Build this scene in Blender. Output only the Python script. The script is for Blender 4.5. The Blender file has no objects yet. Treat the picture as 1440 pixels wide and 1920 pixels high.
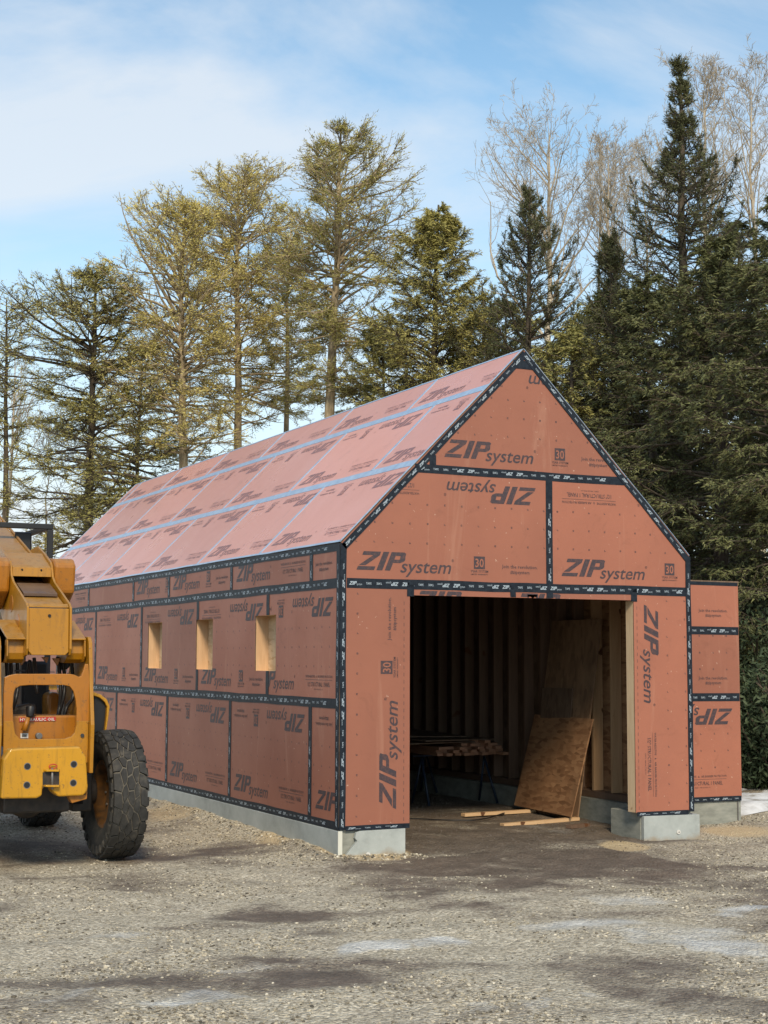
import bpy, bmesh, math, random
import numpy as np
from mathutils import Vector, Matrix
random.seed(7)
FT = 0.3048
# ------------------------------------------------------------------ camera
CAMP = np.array([-6.34110615, -14.18837351, 1.97016803])
YAW, PIT, ROL, FPX = 0.4483, 0.0959, 0.0035, 2874.46
Fv = np.array([math.sin(YAW)*math.cos(PIT), math.cos(YAW)*math.cos(PIT), math.sin(PIT)])
R0 = np.array([math.cos(YAW), -math.sin(YAW), 0.0]); U0 = np.cross(R0, Fv)
R2 = R0*math.cos(ROL)+U0*math.sin(ROL); U2 = -R0*math.sin(ROL)+U0*math.cos(ROL)
scene = bpy.context.scene
C = scene.collection
cd = bpy.data.cameras.new('camera'); cam = bpy.data.objects.new('camera', cd); C.objects.link(cam)
cam.matrix_world = Matrix(((R2[0], U2[0], -Fv[0], CAMP[0]), (R2[1], U2[1], -Fv[1], CAMP[1]),
                           (R2[2], U2[2], -Fv[2], CAMP[2]), (0, 0, 0, 1)))
cd.sensor_fit = 'VERTICAL'; cd.sensor_height = 36; cd.lens = FPX/1920*36; cd.clip_start = .1; cd.clip_end = 3000
scene.camera = cam
def at(px, py, ax, v):                       # the point on a world plane that shows at a place of the photo
    d = Fv + R2*(px-720)/FPX + U2*(960-py)/FPX
    return CAMP + d*(v-CAMP[ax])/d[ax]
def loc(px, v, z=0.0):                       # ground position from bearing and distance
    q = CAMP + Fv*v + R0*((px-720)/FPX*v); return (q[0], q[1], z)
# ------------------------------------------------------------------ light
SUN_EL, SUN_AZ = math.radians(38), math.radians(-7)       # azimuth of the sun: behind the camera, a bit right
sdir = np.array([-math.sin(YAW+SUN_AZ)*math.cos(SUN_EL), -math.cos(YAW+SUN_AZ)*math.cos(SUN_EL), math.sin(SUN_EL)])
sl = bpy.data.lights.new('sun', 'SUN'); sun = bpy.data.objects.new('sun', sl); C.objects.link(sun)
sl.energy = 2.5; sl.angle = math.radians(12); sl.color = (1.0, .84, .62)
sun.rotation_euler = Vector(sdir).to_track_quat('Z', 'Y').to_euler()
sun.location = (0, -30, 40)
w = bpy.data.worlds.new('World'); scene.world = w; w.use_nodes = True
nt = w.node_tree; nt.nodes.clear()
def N(nt, t, **k):
    n = nt.nodes.new(t)
    for a, b in k.items():
        if a == 'i':
            for kk, vv in b.items(): n.inputs[kk].default_value = vv
        else: setattr(n, a, b)
    return n
def L(nt, a, b): nt.links.new(a, b)
def ramp(nt, fac, stops):
    r = nt.nodes.new('ShaderNodeValToRGB'); e = r.color_ramp.elements
    while len(e) > 1: e.remove(e[-1])
    e[0].position, e[0].color = stops[0][0], stops[0][1]+(1,) if len(stops[0][1]) == 3 else stops[0][1]
    for p, c in stops[1:]:
        x = e.new(p); x.color = c+(1,)
    L(nt, fac, r.inputs[0]); return r.outputs[0]
def mixc(nt, f, a, b, mode='MIX'):
    m = nt.nodes.new('ShaderNodeMix'); m.data_type = 'RGBA'; m.blend_type = mode
    for s, v in ((m.inputs[0], f), (m.inputs[6], a), (m.inputs[7], b)):
        if isinstance(v, (int, float)): s.default_value = v
        elif isinstance(v, tuple): s.default_value = v+(1,) if len(v) == 3 else v
        else: L(nt, v, s)
    return m.outputs[2]
sky = N(nt, 'ShaderNodeTexSky', sky_type='NISHITA', sun_disc=False)
sky.sun_elevation = SUN_EL; sky.sun_rotation = YAW+SUN_AZ+math.pi; sky.air_density = 1.0; sky.dust_density = .6; sky.ozone_density = 1.2
tc = N(nt, 'ShaderNodeTexCoord')
mp = N(nt, 'ShaderNodeMapping'); mp.inputs['Rotation'].default_value = (0, 0, math.radians(25)); mp.inputs['Scale'].default_value = (1.5, 1.9, 3.8)
L(nt, tc.outputs['Generated'], mp.inputs[0])
rot = N(nt, 'ShaderNodeMapping'); rot.inputs['Rotation'].default_value = (math.radians(-14), math.radians(36), 0); L(nt, mp.outputs[0], rot.inputs[0])
n1 = N(nt, 'ShaderNodeTexNoise', i={'Scale': 1.7, 'Detail': 9, 'Roughness': .56, 'Distortion': .5}); L(nt, rot.outputs[0], n1.inputs['Vector'])
m1 = ramp(nt, n1.outputs[0], [(.45, (0, 0, 0)), (.66, (1, 1, 1))])
sep = N(nt, 'ShaderNodeSeparateXYZ'); L(nt, tc.outputs['Generated'], sep.inputs[0])
lo = ramp(nt, sep.outputs[2], [(.0, (.9,)*3), (.14, (.66,)*3), (.27, (.2,)*3), (.42, (0,)*3)])
mx = N(nt, 'ShaderNodeMath', operation='MULTIPLY', i={1: .8}); L(nt, m1, mx.inputs[0])
tint = mixc(nt, 1.0, sky.outputs[0], (1.38, 1.68, 1.62), 'MULTIPLY')
wc = mixc(nt, lo, mixc(nt, mx.outputs[0], tint, (6.9, 7.4, 8.0)), (7.6, 8.2, 8.6))
bg = N(nt, 'ShaderNodeBackground', i={'Strength': .085}); L(nt, wc, bg.inputs[0])
wo = N(nt, 'ShaderNodeOutputWorld'); L(nt, bg.outputs[0], wo.inputs[0])
scene.view_settings.view_transform = 'Standard'; scene.view_settings.look = 'None'
scene.view_settings.exposure = 0.45; scene.view_settings.gamma = 1
scene.render.engine = 'CYCLES'
scene.cycles.max_bounces = 6; scene.cycles.diffuse_bounces = 3; scene.cycles.glossy_bounces = 3; scene.cycles.transparent_max_bounces = 4
# ------------------------------------------------------------------ materials
def mat(name, col, rough=.7, var=None, metal=0, spec=.5, coat=0):
    m = bpy.data.materials.new(name); m.use_nodes = True; t = m.node_tree
    b = t.nodes['Principled BSDF']; b.inputs['Base Color'].default_value = col+(1,)
    b.inputs['Roughness'].default_value = rough; b.inputs['Metallic'].default_value = metal
    b.inputs['Specular IOR Level'].default_value = spec; b.inputs['Coat Weight'].default_value = coat
    return m, t, b
def noise(t, scale, detail=5, rough=.55, coord='Object', dist=0, sc=None):
    c = N(t, 'ShaderNodeTexCoord'); n = N(t, 'ShaderNodeTexNoise', i={'Scale': scale, 'Detail': detail, 'Roughness': rough, 'Distortion': dist})
    if sc:
        m = N(t, 'ShaderNodeMapping'); m.inputs['Scale'].default_value = sc; L(t, c.outputs[coord], m.inputs[0]); L(t, m.outputs[0], n.inputs['Vector'])
    else: L(t, c.outputs[coord], n.inputs['Vector'])
    return n.outputs[0]
def bump(t, b, h, strength=.3, dist=.01):
    n = N(t, 'ShaderNodeBump', i={'Strength': strength, 'Distance': dist}); L(t, h, n.inputs['Height']); L(t, n.outputs[0], b.inputs['Normal'])
M = {}
def board(name, c1, c2, c3, rough):
    m, t, b = mat(name, c1, rough)
    big = noise(t, .9, 4, .6); fine = noise(t, 60, 3, .6)
    a = mixc(t, ramp(t, big, [(.3, (0, 0, 0)), (.7, (1, 1, 1))]), c1, c2)
    isl = N(t, 'ShaderNodeObjectInfo')
    r = ramp(t, isl.outputs['Random'], [(0, (.86, .87, .88)), (1, (1.12, 1.09, 1.08))])
    a = mixc(t, 1.0, a, r, 'MULTIPLY')
    a = mixc(t, ramp(t, fine, [(.45, (0, 0, 0)), (.75, (.35,)*3)]), a, c3)
    st = noise(t, 2.6, 8, .75, dist=1.5); a = mixc(t, ramp(t, st, [(.56, (0, 0, 0)), (.70, (.42,)*3)]), a, tuple(x*.55 for x in c1))
    sx = noise(t, 3.5, 4, .7, sc=(1, 1, .12), dist=.8); a = mixc(t, ramp(t, sx, [(.60, (0, 0, 0)), (.70, (.16,)*3)]), a, (.56, .33, .23))
    sp = noise(t, 26, 2, .5)                                       # pale scuffs and screw dots
    a = mixc(t, ramp(t, sp, [(.735, (0, 0, 0)), (.76, (.5,)*3)]), a, (.62, .46, .36))
    L(t, a, b.inputs['Base Color'])
    L(t, ramp(t, big, [(.3, (rough-.05,)*3), (.7, (rough+.07,)*3)]), b.inputs['Roughness'])
    bump(t, b, fine, .12, .004); return m
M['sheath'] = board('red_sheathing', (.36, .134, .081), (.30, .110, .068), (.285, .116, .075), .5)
M['roofsheath'] = board('red_roof_sheathing', (.70, .34, .265), (.63, .305, .24), (.56, .28, .22), .30)  # same red board, with sky glare put into a paler base colour
m, t, b = mat('print_ink', (.045, .034, .042), .5)
f = noise(t, 45, 4, .65); L(t, mixc(t, ramp(t, f, [(.45, (0, 0, 0)), (.8, (.8,)*3)]), (.045, .034, .042), (.16, .07, .055)), b.inputs['Base Color']); M['ink'] = m
m, t, b = mat('roof_ink', (.27, .135, .125), .4); M['roofink'] = m  # paler than the wall print: sheen over the lettering is in the colour
m, t, b = mat('faded_ink', (.17, .075, .06), .6); M['fade'] = m
m, t, b = mat('black_tape', (.010, .013, .02), .4, spec=.2)
f = noise(t, 25, 4, .6); L(t, ramp(t, f, [(.3, (.008, .011, .018)), (.7, (.020, .028, .040))]), b.inputs['Base Color'])
bump(t, b, noise(t, 14, 3, .5), .25, .01); L(t, ramp(t, f, [(.3, (.38,)*3), (.7, (.55,)*3)]), b.inputs['Roughness']); M['tape'] = m
m, t, b = mat('roof_tape', (.20, .24, .30), .3)
f = noise(t, 9, 4, .6); L(t, ramp(t, f, [(.3, (.27, .38, .54)), (.7, (.40, .52, .68))]), b.inputs['Base Color']); M['rooftape'] = m  # black tape whose blue sky reflection is painted into the base colour
m, t, b = mat('tape_print', (.36, .43, .50), .5); M['tapeprint'] = m
def osb(name, c1, c2, c3, sc=(18, 5, 18), rough=.7):
    m, t, b = mat(name, c1, rough)
    c = N(t, 'ShaderNodeTexCoord'); mp = N(t, 'ShaderNodeMapping'); mp.inputs['Scale'].default_value = sc; L(t, c.outputs['Object'], mp.inputs[0])
    nz = N(t, 'ShaderNodeTexNoise', i={'Scale': .6, 'Detail': 2}); L(t, mp.outputs[0], nz.inputs['Vector'])
    mv = mixc(t, .35, mp.outputs[0], nz.outputs[1], 'ADD')
    v = N(t, 'ShaderNodeTexVoronoi', i={'Scale': 1.6, 'Randomness': 1}); L(t, mv, v.inputs['Vector'])
    a = ramp(t, v.outputs['Color'], [(0, c1), (.35, c2), (.62, c3), (1, c2)])
    g = noise(t, 1.1, 4, .6); a = mixc(t, ramp(t, g, [(.45, (0, 0, 0)), (.7, (.7,)*3)]), a, tuple(x*.5 for x in c1))
    L(t, a, b.inputs['Base Color']); bump(t, b, v.outputs['Distance'], .3, .004); return m
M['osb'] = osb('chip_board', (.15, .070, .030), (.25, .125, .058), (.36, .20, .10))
M['osbmid'] = osb('brown_chip_board', (.14, .082, .045), (.21, .125, .07), (.28, .175, .10), (9, 14, 5))
M['osblight'] = osb('pale_chip_board', (.50, .34, .18), (.62, .46, .28), (.74, .58, .38))
M['osbdark'] = osb('shaded_chip_board', (.09, .056, .036), (.13, .083, .052), (.17, .115, .078), (9, 14, 5))  # chip board with indoor shade put into its colour
def wood(name, c1, c2, sc, rough=.65, knot=(.12, .05, .02)):
    m, t, b = mat(name, c1, rough)
    f = noise(t, 3.2, 6, .62, sc=sc, dist=.6); a = ramp(t, f, [(.3, c1), (.7, c2)])
    k = noise(t, 5.5, 1, .4); a = mixc(t, ramp(t, k, [(.735, (0, 0, 0)), (.77, (1, 1, 1))]), a, knot)
    L(t, a, b.inputs['Base Color']); bump(t, b, f, .15, .003); return m
M['jamb'] = wood('orange_pine', (.50, .31, .17), (.62, .41, .24), (9, 9, .9), knot=(.20, .06, .02))
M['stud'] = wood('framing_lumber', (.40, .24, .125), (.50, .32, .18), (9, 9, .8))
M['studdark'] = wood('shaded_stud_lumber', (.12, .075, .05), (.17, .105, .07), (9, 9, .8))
M['fresh'] = wood('fresh_pine', (.66, .47, .29), (.78, .60, .40), (9, 9, .9), knot=(.30, .12, .04))
M['plank'] = wood('flat_lumber', (.52, .33, .18), (.64, .44, .25), (1, 9, 9))
m, t, b = mat('foam_board', (.42, .45, .45), .6)
f = noise(t, 2.2, 8, .7); f2 = noise(t, 30, 3, .6); a = ramp(t, f, [(.3, (.25, .27, .265)), (.5, (.36, .39, .38)), (.7, (.43, .46, .45))])
gz = N(t, 'ShaderNodeNewGeometry'); gs = N(t, 'ShaderNodeSeparateXYZ'); L(t, gz.outputs['Position'], gs.inputs[0]); gm = N(t, 'ShaderNodeMath', operation='MULTIPLY_ADD', i={1: .28, 2: -.10}); L(t, noise(t, 3.0, 7, .7), gm.inputs[0]); gd = N(t, 'ShaderNodeMath', operation='SUBTRACT'); L(t, gm.outputs[0], gd.inputs[0]); L(t, gs.outputs[2], gd.inputs[1])
a = mixc(t, ramp(t, gd.outputs[0], [(.0, (0, 0, 0)), (.06, (.75,)*3)]), a, (.30, .23, .15))
a = mixc(t, ramp(t, f2, [(.62, (0, 0, 0)), (.8, (.5,)*3)]), a, (.55, .56, .53)); L(t, a, b.inputs['Base Color']); bump(t, b, f2, .2, .004); M['foam'] = m
m, t, b = mat('foam_cut_edge', (.62, .62, .55), .7); M['foamedge'] = m
m, t, b = mat('concrete', (.27, .27, .24), .85)
f = noise(t, 5, 7, .65, sc=(1, 1, 2.5)); a = ramp(t, f, [(.25, (.15, .155, .14)), (.5, (.25, .26, .23)), (.75, (.34, .34, .30))]); L(t, a, b.inputs['Base Color']); bump(t, b, f, .3, .01); M['concrete'] = m
# machine paint
def paint(name, c, cd_, dust=.5):
    m, t, b = mat(name, c, .38, coat=.15)
    g = N(t, 'ShaderNodeNewGeometry'); s = N(t, 'ShaderNodeSeparateXYZ'); L(t, g.outputs['Normal'], s.inputs[0])
    up = ramp(t, s.outputs[2], [(.45, (0, 0, 0)), (.8, (1, 1, 1))])
    f = noise(t, 6, 6, .65); f2 = noise(t, 22, 4, .6); f3 = noise(t, 1.6, 3, .5)
    dm = N(t, 'ShaderNodeMath', operation='MULTIPLY'); L(t, up, dm.inputs[0]); L(t, ramp(t, f, [(.3, (.15,)*3), (.6, (.85,)*3)]), dm.inputs[1])
    a = mixc(t, ramp(t, f3, [(.35, (0, 0, 0)), (.65, (1, 1, 1))]), c, tuple(x*.86 for x in c))
    a = mixc(t, dm.outputs[0], a, cd_)
    a = mixc(t, ramp(t, f2, [(.60, (0, 0, 0)), (.72, (dust,)*3)]), a, (.16, .09, .035))
    sk = noise(t, 5, 7, .72, sc=(3.5, 3.5, .5), dist=.4); a = mixc(t, ramp(t, sk, [(.52, (0, 0, 0)), (.68, (min(.6, dust+.1),)*3)]), a, tuple(x*.45+.01 for x in c))
    sc_ = noise(t, 55, 2, .4); a = mixc(t, ramp(t, sc_, [(.70, (0, 0, 0)), (.73, (.7,)*3)]), a, (.05, .035, .025))
    L(t, a, b.inputs['Base Color']); L(t, ramp(t, f, [(.3, (.30,)*3), (.7, (.55,)*3)]), b.inputs['Roughness']); bump(t, b, f2, .06, .003); return m
M['yellow'] = paint('yellow_machine_paint', (.40, .175, .004), (.33, .20, .08), .5)
M['yellow2'] = paint('bright_yellow_cast_paint', (.54, .265, .008), (.42, .27, .08), .85)
M['orange'] = paint('orange_faded_paint', (.39, .145, .010), (.32, .18, .075), .6)
m, t, b = mat('black_metal', (.012, .012, .014), .45); M['black'] = m
m, t, b = mat('dark_grease', (.022, .018, .016), .6); L(t, ramp(t, noise(t, 12, 4), [(.3, (.012, .011, .011)), (.7, (.05, .035, .025))]), b.inputs['Base Color']); M['grease'] = m
m, t, b = mat('grey_steel', (.16, .155, .15), .45, metal=.3); M['steel'] = m
m, t, b = mat('red_decal', (.42, .03, .02), .5); M['red'] = m
m, t, b = mat('white_decal', (.62, .60, .56), .5); M['white'] = m
m, t, b = mat('tyre_rubber', (.03, .03, .03), .8)
f = noise(t, 9, 6, .65); a = ramp(t, f, [(.3, (.014, .014, .014)), (.55, (.032, .031, .029)), (.8, (.10, .088, .07))]); L(t, a, b.inputs['Base Color']); bump(t, b, noise(t, 40, 4), .3, .006); M['rubber'] = m
m, t, b = mat('tyre_groove_mud', (.13, .118, .098), .95); M['mud'] = m
m, t, b = mat('shadow_browned_rim', (.15, .062, .012), .6); f = noise(t, 9, 5); L(t, ramp(t, f, [(.35, (.05, .03, .015)), (.65, (.19, .08, .015))]), b.inputs['Base Color']); M['rim'] = m  # orange rim darkened to brown for the shadow it sits in
m, t, b = mat('blue_steel', (.010, .022, .045), .5); M['blue'] = m
def foliage(name, c1, c2, c3, transl=.0):
    m, t, b = mat(name, c1, .65, spec=.25)
    g = N(t, 'ShaderNodeNewGeometry'); a = ramp(t, g.outputs['Random Per Island'], [(0, c1), (.55, c2), (1, c3)])
    f = noise(t, .9, 3, .5); a = mixc(t, ramp(t, f, [(.35, (0, 0, 0)), (.68, (.75,)*3)]), a, c3)
    L(t, a, b.inputs['Base Color']); return m
M['pine'] = foliage('olive_needles', (.17, .16, .052), (.30, .275, .085), (.48, .43, .14))
M['pine2'] = foliage('sun_gilded_needles', (.32, .265, .065), (.50, .42, .12), (.68, .58, .20))  # low golden sun on the crowns is painted into the needle colour
M['spruce'] = foliage('dark_spruce_needles', (.050, .060, .030), (.085, .095, .042), (.14, .145, .062))
M['spruce2'] = foliage('mid_spruce_needles', (.17, .17, .055), (.27, .26, .085), (.40, .37, .13))
M['goldspruce'] = foliage('sunlit_spruce_needles', (.20, .19, .06), (.34, .31, .09), (.50, .44, .14))
M['hemlock'] = foliage('hemlock_needles', (.062, .074, .032), (.105, .118, .048), (.17, .175, .072))
M['leafy'] = foliage('broad_evergreen_leaves', (.025, .045, .022), (.04, .062, .03), (.075, .10, .05))
def bark(name, c1, c2, c3):
    m, t, b = mat(name, c1, .9)
    f = noise(t, 5, 6, .65, sc=(2.4, 2.4, .6)); L(t, ramp(t, f, [(.3, c1), (.5, c2), (.72, c3)]), b.inputs['Base Color']); bump(t, b, f, .6, .02); return m
M['barkl'] = bark('pale_lichen_bark', (.15, .115, .07), (.34, .265, .165), (.55, .45, .30))
M['barkd'] = bark('dark_bark', (.04, .03, .022), (.085, .065, .045), (.15, .12, .085))
M['birch'] = bark('cream_bare_bark', (.24, .195, .14), (.43, .365, .275), (.60, .53, .42))
# ------------------------------------------------------------------ mesh helpers
def tag(o, label=None, cat=None, group=None, kind=None):
    if label: o['label'] = label
    if cat: o['category'] = cat
    if group: o['group'] = group
    if kind: o['kind'] = kind
    return o
def empty(name, p, label, cat, group=None):
    o = bpy.data.objects.new(name, None); o.empty_display_size = .2; C.objects.link(o); o.location = p
    return tag(o, label, cat, group)
class MB:
    def __init__(s): s.v = []; s.f = []; s.m = []; s.s = []
    def add(s, vs, fs, mi=0, smooth=False):
        b = len(s.v); s.v += [tuple(map(float, x)) for x in vs]
        for f in fs: s.f.append(tuple(i+b for i in f)); s.m.append(mi); s.s.append(smooth)
    def box(s, x0, x1, y0, y1, z0, z1, mi=0):
        s.add([(x, y, z) for z in (z0, z1) for y in (y0, y1) for x in (x0, x1)],
              [(0, 2, 3, 1), (4, 5, 7, 6), (0, 1, 5, 4), (2, 6, 7, 3), (0, 4, 6, 2), (1, 3, 7, 5)], mi)
    def prism(s, loop, vec, mi=0, smooth=False):        # loop of 3-D points (CCW seen from -vec side is not needed: normals get recalculated)
        n = len(loop); vec = np.array(vec, float); a = [np.array(p, float) for p in loop]
        s.add(a, [tuple(range(n))], mi); s.add([p+vec for p in a], [tuple(range(n))[::-1]], mi)
        s.add([p for p in a]+[p+vec for p in a], [(i, (i+1) % n, (i+1) % n+n, i+n) for i in range(n)], mi, smooth)
    def tube(s, pts, r, n=10, mi=0, caps=True):
        pts = [np.array(p, float) for p in pts]; k = len(pts); rs = r if hasattr(r, '__len__') else [r]*k
        ring = []; ref = None
        for i in range(k):
            d = pts[min(i+1, k-1)]-pts[max(i-1, 0)]; d /= np.linalg.norm(d)+1e-9
            if ref is None: ref = np.array([0, 0, 1.]) if abs(d[2]) < .9 else np.array([1., 0, 0])
            a = np.cross(d, ref); a /= np.linalg.norm(a)+1e-9; ref = np.cross(a, d)
            ring += [pts[i]+rs[i]*(a*math.cos(q)+ref*math.sin(q)) for q in np.linspace(0, 2*math.pi, n, endpoint=False)]
        fs = [(i*n+j, i*n+(j+1) % n, (i+1)*n+(j+1) % n, (i+1)*n+j) for i in range(k-1) for j in range(n)]
        s.add(ring, fs, mi, True)
        if caps: s.add(ring[:n], [tuple(range(n))[::-1]], mi); s.add(ring[-n:], [tuple(range(n))], mi)
    def build(s, name, mats, parent=None, origin=None, bevel=0, recalc=True, seg=2):
        me = bpy.data.meshes.new(name); o0 = np.array(origin if origin is not None else (0, 0, 0), float)
        me.from_pydata([tuple(np.array(v)-o0) for v in s.v], [], s.f)
        for q in (mats if isinstance(mats, (list, tuple)) else [mats]): me.materials.append(M[q])
        me.polygons.foreach_set('material_index', s.m); me.polygons.foreach_set('use_smooth', s.s); me.update()
        if recalc or bevel:
            bm = bmesh.new(); bm.from_mesh(me); bmesh.ops.remove_doubles(bm, verts=bm.verts, dist=1e-5)
            if recalc: bmesh.ops.recalc_face_normals(bm, faces=bm.faces)
            bm.to_mesh(me); bm.free()
        o = bpy.data.objects.new(name, me); C.objects.link(o)
        if origin is not None: o.location = origin
        if parent: o.parent = parent; o.matrix_parent_inverse = parent.matrix_basis.inverted()
        if bevel:
            b = o.modifiers.new('bevel', 'BEVEL'); b.width = bevel; b.segments = seg; b.limit_method = 'ANGLE'; b.angle_limit = math.radians(35)
        return o
def raw(name, V, F, mats, parent=None, smooth=False):              # fast build of numpy triangles or quads
    me = bpy.data.meshes.new(name); V = np.asarray(V, np.float32); F = np.asarray(F, np.int32); k = F.shape[1]
    me.vertices.add(len(V)); me.vertices.foreach_set('co', V.ravel())
    me.loops.add(F.size); me.loops.foreach_set('vertex_index', F.ravel())
    me.polygons.add(len(F)); me.polygons.foreach_set('loop_start', np.arange(0, F.size, k, dtype=np.int32)); me.polygons.foreach_set('loop_total', np.full(len(F), k, np.int32))
    me.materials.append(M[mats] if isinstance(mats, str) else mats)
    me.polygons.foreach_set('use_smooth', np.full(len(F), smooth)); me.update(calc_edges=True)
    o = bpy.data.objects.new(name, me); C.objects.link(o)
    if parent: o.parent = parent
    return o
# ------------------------------------------------------------------ lettering (2-D triangles)
def text2d(s, height, width=None, shear=0., bold=0., res=2):
    cu = bpy.data.curves.new('lettering', 'FONT'); cu.body = s; cu.size = 1; cu.shear = shear; cu.offset = bold; cu.resolution_u = res
    o = bpy.data.objects.new('lettering', cu); C.objects.link(o)
    dg = bpy.context.evaluated_depsgraph_get(); dg.update(); me = bpy.data.meshes.new_from_object(o.evaluated_get(dg))
    bm = bmesh.new(); bm.from_mesh(me); bmesh.ops.triangulate(bm, faces=bm.faces)
    T = [[(v.co.x, v.co.y) for v in f.verts] for f in bm.faces]; bm.free()
    bpy.data.objects.remove(o); bpy.data.curves.remove(cu); bpy.data.meshes.remove(me)
    T = np.array(T); x0 = T[..., 0].min(); T[..., 0] -= x0; T *= height/.72
    if width: T[..., 0] *= width/T[..., 0].max()
    return T
def tri(poly): return [[poly[0], poly[i], poly[i+1]] for i in range(1, len(poly)-1)]
def zip_glyph():
    t = []
    def P(*p): t.extend(tri(list(p)))
    P((0, 1), (.88, 1), (.88, .8), (0, .8)); P((.55, .8), (.88, .8), (.36, .25), (.02, .25))
    P((.0, .0), (.88, 0), (.88, .2), (.0, .2))
    P((1.0, 0), (1.3, 0), (1.3, 1), (1.0, 1)); P((1.42, 0), (1.70, 0), (1.70, 1), (1.42, 1))
    P((1.70, 1), (2.08, 1), (2.2, .93), (2.2, .80), (1.70, .80)); P((1.70, .42), (2.06, .42), (2.22, .50), (2.26, .60), (1.70, .60))
    P((1.97, .60), (2.26, .60), (2.2, .80), (1.95, .80))
    T = np.array(t); T[..., 0] += T[..., 1]*.36; return T
ZG = zip_glyph()
def place(T, x, y, sc=1, sx=None):
    R_ = np.array(T, float).copy(); R_[..., 0] = R_[..., 0]*(sx or sc)+x; R_[..., 1] = R_[..., 1]*sc+y; return R_
SYS = text2d('system', .46, 1.96, shear=.26, bold=.010, res=3); REG = text2d('®', .1, .1)
LOGO = np.concatenate([place(ZG, 0, 0, .63, .735), place(SYS, 1.63, -.045), place(REG, 3.60, .36)])
def box30():
    a = [tri([(0, 0), (.42, 0), (.42, .06), (0, .06)]), tri([(0, .38), (.42, .38), (.42, .42), (0, .42)]), tri([(0, .06), (.05, .06), (.05, .38), (0, .38)]), tri([(.37, .06), (.42, .06), (.42, .38), (.37, .38)])]
    B = np.array([q for p in a for q in p])
    # the number is left open inside a dark block: dark block strips between and around the digits
    return B
def neg30():
    # dark square minus the digits 3 and 0 (built from bars in a 5 x 7 grid)
    g = ['.........', '.###.###.', '...#.#.#.', '.###.#.#.', '...#.#.#.', '.###.###.', '.........']
    out = []; w_, h_ = .44/9, .44/7
    for r, row in enumerate(g):
        for c_, ch in enumerate(row):
            if ch == '.': out += tri([(c_*w_, .44-(r+1)*h_), ((c_+1)*w_, .44-(r+1)*h_), ((c_+1)*w_, .44-r*h_), (c_*w_, .44-r*h_)])
    return np.array(out)
S30 = np.concatenate([place(np.array(tri([(0, 0), (.44, 0), (.44, .44), (0, .44)])), .13, .18), place(text2d('YEAR SYSTEM', .085, .70, bold=.01, res=1), 0, .06), place(text2d('LIMITED WARRANTY', .05, .68, bold=.01, res=1), .01, -.03)])
JOIN = np.concatenate([place(text2d('Join the revolution.', .13, 1.45, bold=.012, res=1), 0, .24), place(text2d('#zipsystem', .13, .78, bold=.012, res=1), .34, .05)])
STR = np.concatenate([place(text2d('WATER-RESISTIVE   &   AIR BARRIER PROTECTION', .085, 2.3, bold=.01, res=1), 0, .42), np.array(tri([(0, .34), (2.3, .34), (2.3, .352), (0, .352)])),
    place(text2d('1/2" STRUCTURAL 1 PANEL', .15, 1.9, bold=.012, res=1), .2, .12), place(text2d('EXP1 48/24 PS2-10', .05, .75, res=1), .75, 0)])
STRIP_A = np.concatenate([place(LOGO, .5, .45), place(S30, 4.85, .42), place(JOIN, 6.1, .42)])
STRIP_B = np.concatenate([place(LOGO, .5, .45), place(STR, 5.15, .42)])
STRIPS = {'A': STRIP_A, 'B': STRIP_B}
NEG = place(text2d('30', .30, .34, bold=.015, res=2), 4.85+.13+.05, .42+.18+.07)      # digits left open in the dark square
def rot180(T, cx=4., cy=2.): R_ = T.copy(); R_[..., 0] = 2*cx-T[..., 0]; R_[..., 1] = 2*cy-T[..., 1]; return R_
TP = np.concatenate([place(ZG, 0, .02, .11), place(text2d('system', .07, .2, shear=.2, res=0), .27, .015), place(text2d('TAPE', .07, .2, bold=.01, res=0), .62, .04)])
# ---- clipping of convex polygons in 2-D
def half(poly, a, b, inside=True):
    out = []; n = len(poly); nx, ny = -(b[1]-a[1]), b[0]-a[0]
    d = [(p[0]-a[0])*nx+(p[1]-a[1])*ny for p in poly]
    if not inside: d = [-x for x in d]
    for i in range(n):
        j = (i+1) % n
        if d[i] >= 0: out.append(poly[i])
        if (d[i] > 0 and d[j] < 0) or (d[i] < 0 and d[j] > 0):
            q = d[i]/(d[i]-d[j]); out.append((poly[i][0]+(poly[j][0]-poly[i][0])*q, poly[i][1]+(poly[j][1]-poly[i][1])*q))
    return out if len(out) > 2 else None
def clip_in(poly, shape):
    for i in range(len(shape)):
        poly = half(poly, shape[i], shape[(i+1) % len(shape)])
        if poly is None: return None
    return poly
def subtract(poly, shape):
    out = []
    for i in range(len(shape)):
        a, b = shape[i], shape[(i+1) % len(shape)]
        o_ = half(poly, a, b, False)
        if o_: out.append(o_)
        poly = half(poly, a, b, True)
        if poly is None: break
    return out
class Plane:                                       # a wall or roof plane in feet above the sill line
    def __init__(s, O, U, V): s.O, s.U, s.V = [np.array(x, float) for x in (O, U, V)]; s.N = np.cross(s.U, s.V)
    def p(s, u, v, n=0): q = s.O+s.U*u+s.V*v+s.N*n; return (q[0]*FT, q[1]*FT, (q[2]+1)*FT)
TH = .04
def rect(u0, u1, v0, v1): return [(u0, v0), (u1, v0), (u1, v1), (u0, v1)]
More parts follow.
